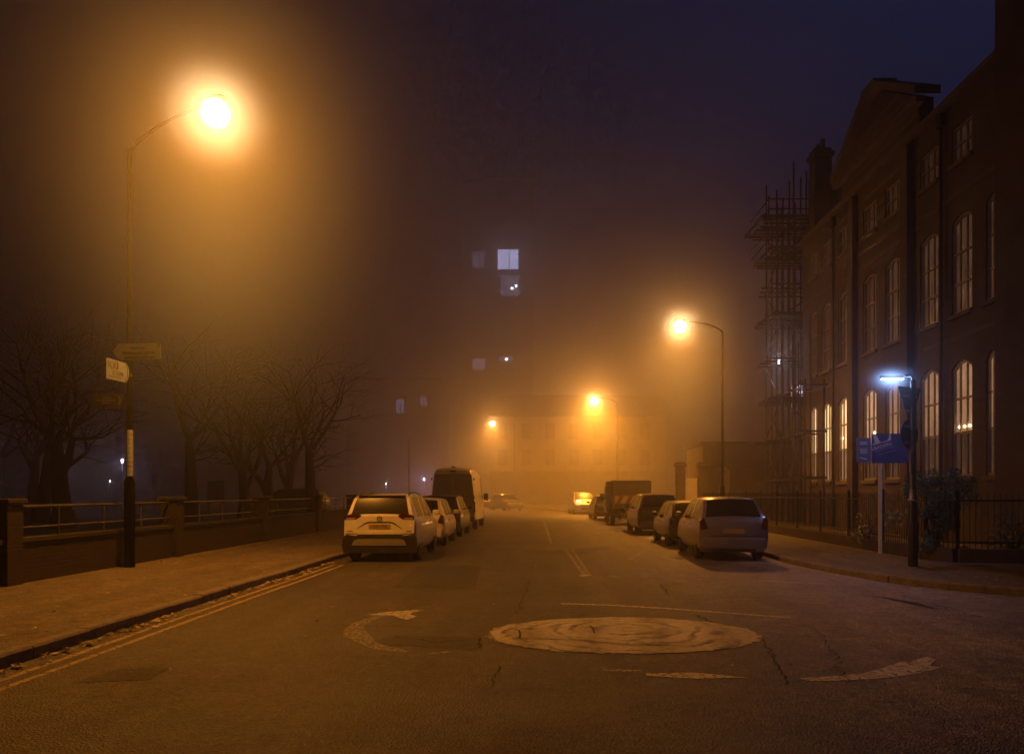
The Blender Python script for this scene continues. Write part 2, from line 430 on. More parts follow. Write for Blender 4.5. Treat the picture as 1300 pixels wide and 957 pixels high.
# mini roundabout: low painted dome with worn rings
def dome_mat():
    m, nt, b = new_mat('roundabout_paint')
    tc = N(nt, 'ShaderNodeTexCoord')
    nz = N(nt, 'ShaderNodeTexNoise', Scale=1.7, Detail=4.0); nt.links.new(tc.outputs['Object'], nz.inputs['Vector'])
    mx = N(nt, 'ShaderNodeVectorMath', operation='SCALE'); mx.inputs['Scale'].default_value = .55; nt.links.new(nz.outputs['Color'], mx.inputs[0])
    ad = N(nt, 'ShaderNodeVectorMath', operation='ADD'); nt.links.new(tc.outputs['Object'], ad.inputs[0]); nt.links.new(mx.outputs[0], ad.inputs[1])
    sub = N(nt, 'ShaderNodeVectorMath', operation='SUBTRACT'); sub.inputs[1].default_value = (.35, .40, .27); nt.links.new(ad.outputs[0], sub.inputs[0])
    wv = N(nt, 'ShaderNodeTexWave', Scale=1.25, Distortion=2.2, Detail=4.0); wv.wave_type = 'RINGS'; wv.rings_direction = 'Z'
    wv.inputs['Detail Scale'].default_value = 2.2; nt.links.new(sub.outputs[0], wv.inputs['Vector'])
    fine = noise_fac(nt, 16, 8, .75); patch = noise_fac(nt, 1.6, 5, .7)
    s1 = N(nt, 'ShaderNodeMath', operation='MULTIPLY'); nt.links.new(ramp(nt, wv.outputs['Fac'], .50, .92), s1.inputs[0]); nt.links.new(ramp(nt, patch, .40, .58), s1.inputs[1])
    s2 = N(nt, 'ShaderNodeMath', operation='MULTIPLY'); nt.links.new(s1.outputs[0], s2.inputs[0]); nt.links.new(ramp(nt, fine, .28, .52), s2.inputs[1])
    speck = ramp(nt, fine, .50, .66)
    mxx = N(nt, 'ShaderNodeMath', operation='MAXIMUM'); nt.links.new(s2.outputs[0], mxx.inputs[0])
    sp2 = N(nt, 'ShaderNodeMath', operation='MULTIPLY'); sp2.inputs[1].default_value = .7; nt.links.new(speck, sp2.inputs[0]); nt.links.new(sp2.outputs[0], mxx.inputs[1])
    shade = mixrgb(nt, ramp(nt, patch, .3, .7), (.40, .37, .33), (.64, .61, .55))
    # grey tyre scuffs curling across the paint
    w2 = N(nt, 'ShaderNodeTexWave', Scale=.42, Distortion=3.5, Detail=3.0); nt.links.new(tc.outputs['Object'], w2.inputs['Vector'])
    s3 = N(nt, 'ShaderNodeMath', operation='MULTIPLY'); nt.links.new(ramp(nt, w2.outputs['Fac'], .35, .9), s3.inputs[0]); nt.links.new(ramp(nt, noise_fac(nt, 3.2, 6, .7), .38, .62), s3.inputs[1])
    shade = mixrgb(nt, s3.outputs[0], shade, (.20, .18, .16))
    nt.links.new(mixrgb(nt, mxx.outputs[0], shade, (.075, .06, .05)), b.inputs['Base Color'])
    # ragged, flaking rim
    sp = N(nt, 'ShaderNodeVectorMath', operation='MULTIPLY'); sp.inputs[1].default_value = (1 / 1.66, 1 / 1.24, 0); nt.links.new(tc.outputs['Object'], sp.inputs[0])
    ln = N(nt, 'ShaderNodeVectorMath', operation='LENGTH'); nt.links.new(sp.outputs[0], ln.inputs[0])
    ma = N(nt, 'ShaderNodeMath', operation='MULTIPLY_ADD'); ma.inputs[1].default_value = .22; nt.links.new(noise_fac(nt, 7, 7, .75), ma.inputs[0]); nt.links.new(ln.outputs['Value'], ma.inputs[2])
    al = ramp(nt, ma.outputs[0], 1.085, 1.055); nt.links.new(al, b.inputs['Alpha'])
    b.inputs['Roughness'].default_value = .62
    bn = N(nt, 'ShaderNodeBump', Strength=.5, Distance=.015); nt.links.new(fine, bn.inputs['Height']); nt.links.new(bn.outputs[0], b.inputs['Normal'])
    return m
dm = MB(); rings = 18; seg = 72; rx, ry = 1.66, 1.24; vs = [(0, 0, .032 + hz(.93, 9.38))]
for i in range(1, rings + 1):
    t = i / rings
    for k in range(seg):
        a = 2 * math.pi * k / seg; e = 1 + .03 * noise.noise((3 * math.cos(a), 3 * math.sin(a), 5)) * (t ** 6)
        if abs(a - math.pi) < .25: e *= 1 + .05 * (1 - abs(a - math.pi) / .25) * t
        X_, Y_ = rx * t * e * math.cos(a), ry * t * e * math.sin(a); vs.append((X_, Y_, .030 * (1 - t * t) + .001 + hz(X_ + .93, Y_ + 9.38)))
fs = [(0, 1 + k, 1 + (k + 1) % seg) for k in range(seg)]
for i in range(rings - 1):
    fs += [(1 + i * seg + k, 1 + (i + 1) * seg + k, 1 + (i + 1) * seg + (k + 1) % seg, 1 + i * seg + (k + 1) % seg) for k in range(seg)]
dm.add(vs, fs)
dome = dm.build('roundabout_road_marking', dome_mat(), smooth=True); dome.location = (.93, 9.38, .004); struct(dome)
# cut lines of an old trench repair across the dome
sm = MB()
def seam(pts, w):
    q = []
    for x, y in pts:
        t2 = min(1, ((x) / rx) ** 2 + ((y) / ry) ** 2); q.append(Vector((x + .93, y + 9.38, .030 * (1 - t2) + .010 + hz(x + .93, y + 9.38))))
    for a, b in zip(q, q[1:]):
        t = (b - a).normalized(); n_ = Vector((-t.y, t.x, 0)) * w * .24
        sm.add([a - n_, a + n_, b + n_, b - n_], [(0, 1, 2, 3)])
seam([(-1.28, .22), (-1.22, .12), (-1.2, -.15), (-1.2, -.36)], .05); seam([(-.36, .42), (-.34, .2), (-.34, -.18)], .035); seam([(-1.22, .22), (-.8, .28), (-.36, .36)], .025)
seam([(-1.2, -.40), (-.9, -.45), (-.5, -.55), (-.2, -.72), (0, -.8), (.5, -.82)], .04); seam([(.3, -.74), (.6, -.66), (.9, -.62)], .03)
# cracks and trench seams in the carriageway
def crack(pts, w=.02):
    q = [Vector(G(*p)) for p in pts]; dense = []
    for a, b in zip(q, q[1:]):
        n = max(2, int((b - a).length / .09))
        dense += [a.lerp(b, k / n) + Vector((random.gauss(0, .022), random.gauss(0, .03))) for k in range(n)]
    dense.append(q[-1])
    for k in range(len(dense) // 14):      # hairline side branches
        p = random.choice(dense); dr = Vector((random.gauss(0, 1), random.gauss(0, 1))).normalized(); br = [p]
        for _ in range(random.randint(3, 8)): br.append(br[-1] + dr * .07 + Vector((random.gauss(0, .025), random.gauss(0, .025))))
        for a, b in zip(br, br[1:]):
            t = (b - a).normalized(); n_ = Vector((-t.y, t.x)) * .0035
            sm.add([(p_.x, p_.y, hz(p_.x, p_.y) + .005) for p_ in (a - n_, a + n_, b + n_, b - n_)], [(0, 1, 2, 3)])
    for a, b in zip(dense, dense[1:]):
        t = (b - a).normalized(); n_ = Vector((-t.y, t.x)) * w * random.uniform(.10, .36)
        sm.add([(p.x, p.y, hz(p.x, p.y) + .005) for p in (a - n_, a + n_, b + n_, b - n_)], [(0, 1, 2, 3)])
crack([(672, 737), (664, 757), (658, 778)], .03); crack([(607, 806), (612, 822)], .05); crack([(500, 808), (560, 815), (608, 811)], .04)
crack([(838, 742), (851, 756)], .05); crack([(838, 742), (872, 741)], .05); crack([(885, 779), (906, 794)], .05); crack([(968, 812), (985, 842), (998, 868)], .03)
crack([(624, 872), (630, 855), (634, 845)], .025); crack([(380, 793), (450, 794), (610, 797)], .02); crack([(1180, 764), (1212, 775), (1300, 795)], .03)
crack([(1120, 757), (1150, 763), (1190, 772)], .06); 
crack([(500, 818), (610, 825)], .02); crack([(610, 735), (760, 737)], .015); crack([(1040, 800), (1060, 830), (1075, 866)], .02)
struct(sm.build('road_surface_crack', M['crack']))

pt = MB()
def patch(pts): pt.face([(x, y, hz(x, y) + .003) for x, y in (G(*p) for p in pts)])
def patch_grid(a, b, c, d, n=6):
    a, b, c, d = (Vector(G(*p)) for p in (a, b, c, d))
    vs = []
    for j in range(n + 1):
        for i in range(n + 1):
            p = a.lerp(b, i / n).lerp(d.lerp(c, i / n), j / n); vs.append((p.x, p.y, hz(p.x, p.y) + .0035))
    pt.add(vs, [(j * (n + 1) + i, j * (n + 1) + i + 1, (j + 1) * (n + 1) + i + 1, (j + 1) * (n + 1) + i) for j in range(n) for i in range(n)])
patch_grid((498, 746), (603, 748), (611, 717.5), (532, 718)); patch_grid((1110, 756), (1190, 774), (1165, 764), (1090, 752.5))
patch_grid((470, 816), (608, 824), (606, 808), (500, 806)); patch_grid((90, 866), (190, 862), (215, 848), (150, 848))

struct(pt.build('road_patch', M['patch']))

# gutter litter: fallen leaves nobody could count
lf = MB()
def leaf(x, y, z, s):
    a = random.uniform(0, 6.28); c, d = math.cos(a) * s, math.sin(a) * s; t = random.uniform(-.3, .6) * s
    lf.add([(x - c, y - d, z), (x - d * .6, y + c * .6, z + t + .004), (x + c, y + d, z + .003), (x + d * .6, y - c * .6, z + abs(t) * .5)], [(0, 1, 2, 3)])
for k in range(330):
    y = 5 + 14 * random.random(); leaf(kl(y) + .04 + abs(random.gauss(0, .13)), y, .012, random.uniform(.02, .065))
for k in range(140):
    y = 4 + 30 * random.random() ** 1.2; leaf(random.uniform(-8.7, -5.3) if k % 3 else -8.7 + abs(random.gauss(0, .2)), y, LZ + .006, random.uniform(.02, .055))
for k in range(60):
    leaf(random.uniform(-4.8, 8), random.uniform(7, 30), .02, random.uniform(.015, .04))
for k in range(90):
    y = random.uniform(13, 22); leaf(7.3 + random.random() * 1.4, y, LZ + .006, random.uniform(.02, .05))
tag(lf.build('fallen_leaves', M['fallen']), kind='stuff')

# ------------------------------------------------------------------ left side: park wall, railings, lamp
wy0, wy1 = 1.2, 73.2; step = 6.0; WX = -8.95
root = thing('park_wall', 'low brick park wall with square brick piers and tubular top rail along the left pavement', 'wall', (WX, 13.2, LZ))
wl = Many(); cp = Many(); rl = Many(); po = Many()
piers = [1.2 + step * i for i in range(0, 13)]
for a, b in zip(piers, piers[1:]):
    xa, xb = WX - bend(a), WX - bend(b)
    wl.new().prism([(xa - .11, a + .2, .08), (xa + .11, a + .2, .08), (xb + .11, b - .2, .08), (xb - .11, b - .2, .08)], (0, 0, .74))
    cp.new().prism([(xa - .15, a + .2, .82), (xa + .15, a + .2, .82), (xb + .15, b - .2, .82), (xb - .15, b - .2, .82)], (0, 0, .07))
    rl.new().tube((xa, a + .18, 1.42), (xb, b - .18, 1.42), .028, n=8); rl.new().tube((xa, a + .18, 1.06), (xb, b - .18, 1.06), .016, n=6)
    for k in range(1, 4):
        t = k / 4; x = xa + (xb - xa) * t; y = a + (b - a) * t
        po.new().tube((x, y, .88), (x, y, 1.41), .022, n=6)
wl.build('wall', M['wall_brick'], root); cp.build('coping', M['coping'], root)
rl.build('rail', M['rail'], root, True); po.build('rail_post', M['rail'], root, True)
for a in piers:
    x = WX - bend(a); q = MB(); q.box((x - .2, a - .2, .08), (x + .2, a + .2, 1.47)); pr = off(root, q).build('pier', M['wall_brick'], root)
    q = MB(); q.rbox((x - .25, a - .25, 1.473), (x + .25, a + .25, 1.56), .02); off(root, q).build('cap', M['coping'], pr)

def bloom_mat(nm, core, ecore, pcore, rim, erim, prim):
    """added emission imitating lens bloom and scattered light, fading outwards from the lamp"""
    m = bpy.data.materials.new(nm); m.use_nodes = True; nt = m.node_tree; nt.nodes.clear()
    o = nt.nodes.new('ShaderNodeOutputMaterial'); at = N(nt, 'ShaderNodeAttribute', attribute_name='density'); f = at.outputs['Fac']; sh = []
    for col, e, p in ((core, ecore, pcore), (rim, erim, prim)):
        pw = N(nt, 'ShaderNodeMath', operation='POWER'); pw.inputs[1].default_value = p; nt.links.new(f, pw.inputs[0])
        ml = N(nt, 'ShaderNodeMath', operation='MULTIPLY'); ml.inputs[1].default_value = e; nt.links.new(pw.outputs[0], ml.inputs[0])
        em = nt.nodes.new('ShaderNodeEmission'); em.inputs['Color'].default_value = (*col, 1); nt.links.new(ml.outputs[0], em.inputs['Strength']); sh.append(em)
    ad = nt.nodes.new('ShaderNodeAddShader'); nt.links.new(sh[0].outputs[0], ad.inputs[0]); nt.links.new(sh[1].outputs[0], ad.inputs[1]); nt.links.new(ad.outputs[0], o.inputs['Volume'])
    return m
BLOOM_S = bloom_mat('sodium_core_bloom', (1, .76, .40), 4.4, 3.4, (1, .5, .1), .2, 2)
BLOOM_R = bloom_mat('sodium_halo_bloom', (1, .45, .075), .42, 2.4, (1, .40, .05), .10, 1.6)
BLOOM_B = bloom_mat('sign_light_bloom', (.34, .56, 1), 14, 6, (.16, .26, 1), .8, 3)
def volume_group(nm, mat_, res, build):
    """node group that makes a fog or bloom volume (no surface) whose density comes from build(nt, position)"""
    ng = bpy.data.node_groups.new(nm, 'GeometryNodeTree'); ng.interface.new_socket('Geometry', in_out='OUTPUT', socket_type='NodeSocketGeometry')
    gi = ng.nodes.new('NodeGroupOutput'); vc = ng.nodes.new('GeometryNodeVolumeCube'); sm = ng.nodes.new('GeometryNodeSetMaterial')
    sm.inputs['Material'].default_value = mat_; ps = ng.nodes.new('GeometryNodeInputPosition')
    for k, r_ in zip('XYZ', res): vc.inputs['Resolution ' + k].default_value = r_
    build(ng, ps.outputs[0], vc)
    ng.links.new(vc.outputs[0], sm.inputs['Geometry']); ng.links.new(sm.outputs[0], gi.inputs[0]); return ng
def volume_object(nm, ng, mat_, parent=None):
    me = bpy.data.meshes.new(nm); me.materials.append(mat_); o = link(nm, me, parent)
    md = o.modifiers.new('volume', 'NODES'); md.node_group = ng; return o
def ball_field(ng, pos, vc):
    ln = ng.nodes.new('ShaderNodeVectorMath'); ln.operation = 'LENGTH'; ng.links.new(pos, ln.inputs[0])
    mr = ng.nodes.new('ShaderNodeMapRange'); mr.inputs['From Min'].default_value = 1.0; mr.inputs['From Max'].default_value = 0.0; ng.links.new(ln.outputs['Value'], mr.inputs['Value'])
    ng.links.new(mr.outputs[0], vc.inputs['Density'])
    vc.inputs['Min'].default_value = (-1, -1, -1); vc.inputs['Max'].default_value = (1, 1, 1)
BLOOM_NG = {m.name: volume_group(m.name, m, (r_, r_, r_), ball_field) for m, r_ in ((BLOOM_S, 16), (BLOOM_R, 14), (BLOOM_B, 18))}
def bloom(parent, loc, radii, m):
    h = volume_object('lamp_bloom', BLOOM_NG[m.name], m); h.location = Vector(loc) + parent.location; h.scale = radii; return tag(h, kind='stuff')  # self-lit volume added around a lamp for its bloom and halo

def street_lamp(label, base, head, H=9.3, power=3000, lens_scale=1.0, group='sodium street lamps along the road'):
    """column on the footway, bracket arm reaching to the lantern over the road"""
    bx, by = base; hx, hy = head
    root = thing('street_lamp', label, 'street lamp', (bx, by, LZ), 0, group)
    d = Vector((hx - bx, hy - by, 0)); L = d.length; d.normalize(); H2 = H - LZ
    c = MB(); c.lathe([(.105, 0), (.105, 1.75), (.10, 1.78), (.062, 1.86), (.052, H2 * .6), (.042, H2 - .25)], n=14); c.build('column', M['column'], root, smooth=True)
    c = MB(); c.box((-.045, -.112, .45), (.045, -.100, 1.05)); c.build('access_door', M['column'], root)
    pts = []; 
    for k in range(9):
        t = k / 8; pts.append(Vector((0, 0, H2 - .32)) + d * (L - .28) * (t ** 1.35 if t < 1 else 1) + Vector((0, 0, .42 * (1 - (1 - t) ** 2.2))))
    c = MB(); c.path(pts, [.04 - .012 * k / 8 for k in range(9)], 8); c.build('bracket_arm', M['column'], root, smooth=True)
    zc = pts[-1].z; rz = math.atan2(d.y, d.x)
    def turned(mb):
        mx = Matrix.Translation(Vector((0, 0, zc)) + d * L) @ Matrix.Rotation(rz, 4, 'Z')
        mb.v = [mx @ v for v in mb.v]; return mb
    hs = MB(); n = 14
    pr = [(-.34, .05, .035), (-.26, .09, .06), (-.1, .13, .09), (.08, .14, .09), (.18, .11, .07), (.24, .04, .03)]
    vs = [];
    for x, w, h in pr:
        for k in range(n + 1):
            a = math.pi * k / n; vs.append((x, w * math.cos(a), h * math.sin(a) + .005))
    m_ = n + 1
    fs = [(i * m_ + k, i * m_ + k + 1, (i + 1) * m_ + k + 1, (i + 1) * m_ + k) for i in range(len(pr) - 1) for k in range(n)] + [tuple(range(m_)), tuple((len(pr) - 1) * m_ + k for k in range(m_))]
    fs += [(i * m_, i * m_ + n, (i + 1) * m_ + n, (i + 1) * m_) for i in range(len(pr) - 1)]
    hs.add(vs, fs); lan = turned(hs).build('lantern', M['column'], root, smooth=True)
    lb = MB(); S = lens_scale; rad = .215 * S; zc2 = -.03 - rad * .80
    lb.lathe([(max(.004, rad * math.sin(math.pi * k / 12)), zc2 + rad * math.cos(math.pi * k / 12)) for k in range(13)], n=20)
    turned(lb).build('lamp_bowl', M['sodium'], lan, smooth=True)
    pl = bpy.data.lights.new('globe_light', 'POINT'); pl.energy = power * .10; pl.color = SOD; pl.shadow_soft_size = rad + .03; pl.use_soft_falloff = False
    po_ = bpy.data.objects.new('globe_light', pl); C.objects.link(po_); po_.parent = root; po_.location = Vector((0, 0, zc + zc2)) + d * L
    ld = bpy.data.lights.new('sodium_light', 'SPOT'); ld.energy = power * .90; ld.color = SOD; ld.spot_size = R(164); ld.spot_blend = .8; ld.shadow_soft_size = rad + .03
    lo = bpy.data.objects.new('sodium_light', ld); C.objects.link(lo); lo.parent = root
    lo.location = Vector((0, 0, zc + zc2)) + d * L
    bloom(root, po_.location, (1.4, 1.4, 1.4), BLOOM_S); bloom(root, po_.location - Vector((0, 0, 1.9)), (3.8, 3.8, 5.8), BLOOM_R); ld.use_soft_falloff = False
    return root

street_lamp('tall sodium lamp on the left pavement whose column carries the finger signs', (-8.55, 16.45), (-6.22, 15.1), 8.98, 3500, 1.2)
street_lamp('sodium lamp behind the silver hatchback, arm reaching left over the right kerb', (8.25, 36.7), (6.2, 36.2), 9.35, 4600, 1.3)
street_lamp('sodium lamp glowing further up the right side above the parked truck', (6.1, 66), (4.15, 65.4), 9.35, 14000, 1.5)
street_lamp('furthest small sodium lamp glowing above the white van roof level mid street', (-3.2, 88), (-5.6, 87.2), 9.35, 8500, 1.3)

# finger signs on the first lamp column: each lifts off, so each is a thing
def finger_sign(label, pos, yaw, length, h, face, point, direction, lines, group='finger signs on the lamp column', x0=-.1, chev=False, textm=None):
    root = thing('finger_sign', label, 'sign', pos, yaw, group)
    s = direction
    o = [(-s * x0 * 0 - s * .12, 0, -h / 2), (s * (length - point), 0, -h / 2), (s * length, 0, 0), (s * (length - point), 0, h / 2), (-s * .12, 0, h / 2)]
    b = MB(); b.prism([(x, -.011, z) for x, y, z in o], (0, .022, 0)); b.build('panel', face, root)
    c = MB(); c.rbox((-.075, .012, -h / 2 + .02), (.075, .03, h / 2 - .02), .008); c.build('clamp', M['galv'], root)
    return root

SX, SY = -8.55, 16.45
r1 = finger_sign('grey upper finger sign pointing left with three lines of worn lettering', (SX + .30, SY - .085, 4.55), R(-4), .62, .33, M['sign_grey'], .12, -1, 3)
b = MB(); b.rbox((.13, -.013, -.165), (.40, .013, .165), .004); b.build('end_panel', M['sign_grey'], r1)
b = MB()
for z, spans in ((.09, ((-.22, -.13), (-.11, -.03), (-.01, .08))), (-.015, ((-.42, -.2), (-.18, .02), (.05, .3))), (-.105, ((-.36, -.05), (-.02, .14), (.17, .3)))):
    for a, c in spans:
        x = a
        while x < c - .02:
            w = random.uniform(.014, .028); b.box((x, -.0165, z - .022), (min(c, x + w), -.0145, z + .022 - random.choice((0, 0, .012)))); x += w + .008
b.build('lettering', M['ink'], r1)
b = MB(); b.lathe([(.03, -.02), (.03, .0)], (.37, 0, .14), 'y', 10); b.build('end_bolt', M['chrome'], r1)

r2 = thing('finger_sign', 'white square sign turned right under the grey sign on the lamp column', 'sign', (SX - .19, SY - .10, 4.16), R(12), 'finger signs on the lamp column')
o = [(-.21, -.21), (.16, -.21), (.20, -.10), (.215, 0), (.20, .10), (.16, .19), (-.21, .21)]
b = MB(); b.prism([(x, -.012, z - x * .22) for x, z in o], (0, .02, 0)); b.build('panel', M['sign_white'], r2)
b = MB()
def stroke(mb, pts, w=.012, y=-.0145):
    for (x0, z0), (x1, z1) in zip(pts, pts[1:]):
        a = Vector((x0, y, z0 - x0 * .22)); c = Vector((x1, y, z1 - x1 * .22)); t = (c - a).normalized(); q = Vector((-t.z, 0, t.x)) * w / 2
        mb.add([a - q, a + q, c + q, c - q], [(0, 1, 2, 3)])
def ring(cx, cz, rx_, rz_, a0=0, a1=360, n=14): return [(cx + rx_ * math.cos(R(a0 + (a1 - a0) * k / n)), cz + rz_ * math.sin(R(a0 + (a1 - a0) * k / n))) for k in range(n + 1)]
stroke(b, [(-.17, .17), (-.17, .03)]); stroke(b, ring(-.10, .09, .035, .07)); stroke(b, ring(-.02, .10, .03, .07, 100, 440)); stroke(b, [(.0, .17), (.0, .02)])
stroke(b, ring(-.06, -.06, .025, .04, 40, 320)); stroke(b, ring(.01, -.06, .025, .04)); stroke(b, [(.06, -.10), (.06, -.02), (.10, -.10), (.10, -.02)])
for k in range(8): stroke(b, [(-.16 + k * .03, -.145), (-.142 + k * .03, -.145)], .022)
stroke(b, [(.145, -.19), (.18, -.10), (.19, 0), (.18, .10), (.15, .17)], .012)
b.build('lettering', M['ink'], r2)
b = MB(); b.rbox((.12, .01, -.12), (.26, .035, -.06), .006); b.build('clamp', M['galv'], r2)

r3 = thing('finger_sign', 'dark blue lowest finger sign with pale arrow chevron pointing right', 'sign', (SX - .09, SY - .085, 3.55), R(2), 'finger signs on the lamp column')
b = MB(); b.prism([(-.62, -.012, -.14), (-.05, -.012, -.14), (.03, -.012, 0), (-.05, -.012, .14), (-.62, -.012, .14)], (0, .022, 0)); b.build('panel', M['sign_blue'], r3)
b = MB()
for z, a, c in ((.05, -.40, -.24), (0, -.53, -.16), (-.055, -.42, -.26)):
    x = a
    while x < c: b.box((x, -.0165, z - .014), (x + .018, -.0145, z + .014)); x += .026
pts = [(-.12, .115), (-.06, .09), (-.03, 0), (-.06, -.09), (-.12, -.115), (-.085, -.06), (-.07, 0), (-.085, .06)]
b.prism([(x, -.0165, z) for x, z in pts], (0, .002, 0)); b.build('lettering', mat('pale_sign_print', (.11, .12, .17), .5), r3)
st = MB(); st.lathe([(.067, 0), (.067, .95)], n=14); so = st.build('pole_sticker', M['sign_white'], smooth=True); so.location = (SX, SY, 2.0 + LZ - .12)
tag(so, 'tall pale sticker wrapped around the lamp column above its wide base', 'sticker')
b = MB()
for k in range(9):
    z = .08 + k * .095; b.tube((0, 0, z), (0, 0, z + random.uniform(.02, .05)), .0685, n=14)
b.build('sticker_print', mat('sticker_ink', (.26, .245, .225), .6), so)

# ------------------------------------------------------------------ cars
LOFT_MATS = 7  # 0 body 1 rear glass 2 side glass 3 windscreen 4 lower trim 5 arch 6 roof
def car_loft(st, wheels, wr, half_at=.30):
    mb = MB(); nr = 10; ring_n = 2 * nr - 2
    for (y, zb, zbelt, zt, w, tt, sd) in st:
        hgt = max(0, zt - zbelt); x6 = w * .93 - hgt * .30
        h = [(0, zb), (w * .84, zb), (w * .965, zb + .11), (w * 1.0, zb + .40 * (zbelt - zb)), (w * .99, zbelt - .10), (w * .945, zbelt),
             (x6, zt - .035 * min(1, hgt * 6)), (x6 * .88, zt), (x6 * .45, zt + .022), (0, zt + .03)]
        prof = h + [(-x, z) for x, z in h[-2:0:-1]]
        for x, z in prof: mb.v.append(Vector((x, y, z)))
    for i in range(len(st) - 1):
        tt, sd = st[i][5], st[i][6]
        for k in range(ring_n):
            a = i * ring_n + k; b2 = i * ring_n + (k + 1) % ring_n
            mb.f.append((a, b2, b2 + ring_n, a + ring_n))
            j = k if k < nr - 1 else ring_n - 1 - k
            mi = 0
            if j <= 1: mi = 4
            elif j == 5 and sd == 'w': mi = 2
            elif j >= 7: mi = {'rg': 1, 'ws': 3, 'roof': 6}.get(tt, 0)
            elif j == 6 and tt == 'roof': mi = 6
            elif j == 5 and sd == 'r': mi = 6
            mb.m.append(mi)
    mb.f.append(tuple(range(ring_n - 1, -1, -1))); mb.m.append(0)
    mb.f.append(tuple((len(st) - 1) * ring_n + k for k in range(ring_n))); mb.m.append(0)
    return mb

tyre_me = {}; 
def wheel_meshes(r):
    if r in tyre_me: return tyre_me[r]
    t = MB(); t.lathe([(r * .66, -.10), (r * .9, -.105), (r * .98, -.08), (r, -.03), (r, .03), (r * .98, .08), (r * .9, .105), (r * .66, .10)], axis='x', n=26)
    a = MB(); a.lathe([(r * .655, -.07), (r * .655, .07)], axis='x', n=24, mi=1)
    a.lathe([(r * .65, -.092), (r * .6, -.096), (r * .58, -.07)], axis='x', n=24)
    for k in range(5):
        an = 2 * math.pi * k / 5; c, s = math.cos(an), math.sin(an); q = (-s * r * .09, c * r * .09)
        a.prism([(-.095, c * r * .12 - q[0], s * r * .12 - q[1]), (-.095, c * r * .62 - q[0] * .9, s * r * .62 - q[1] * .9), (-.095, c * r * .62 + q[0] * .9, s * r * .62 + q[1] * .9), (-.095, c * r * .12 + q[0], s * r * .12 + q[1])], (.03, 0, 0))
    a.lathe([(r * .14, -.105), (r * .14, -.06)], axis='x', n=14)
    tyre_me[r] = (t.mesh('tyre', M['tyre'], True), a.mesh('rim', [M['alloy'], M['plastic']], True, 30)); return tyre_me[r]

def split_by_material(me, idxs):
    bm = bmesh.new(); bm.from_mesh(me)
    bmesh.ops.delete(bm, geom=[f for f in bm.faces if f.material_index not in idxs], context='FACES')
    bmesh.ops.delete(bm, geom=[v for v in bm.verts if not v.link_faces], context='VERTS')
    out = bpy.data.meshes.new('part'); bm.to_mesh(out); bm.free()
    return out

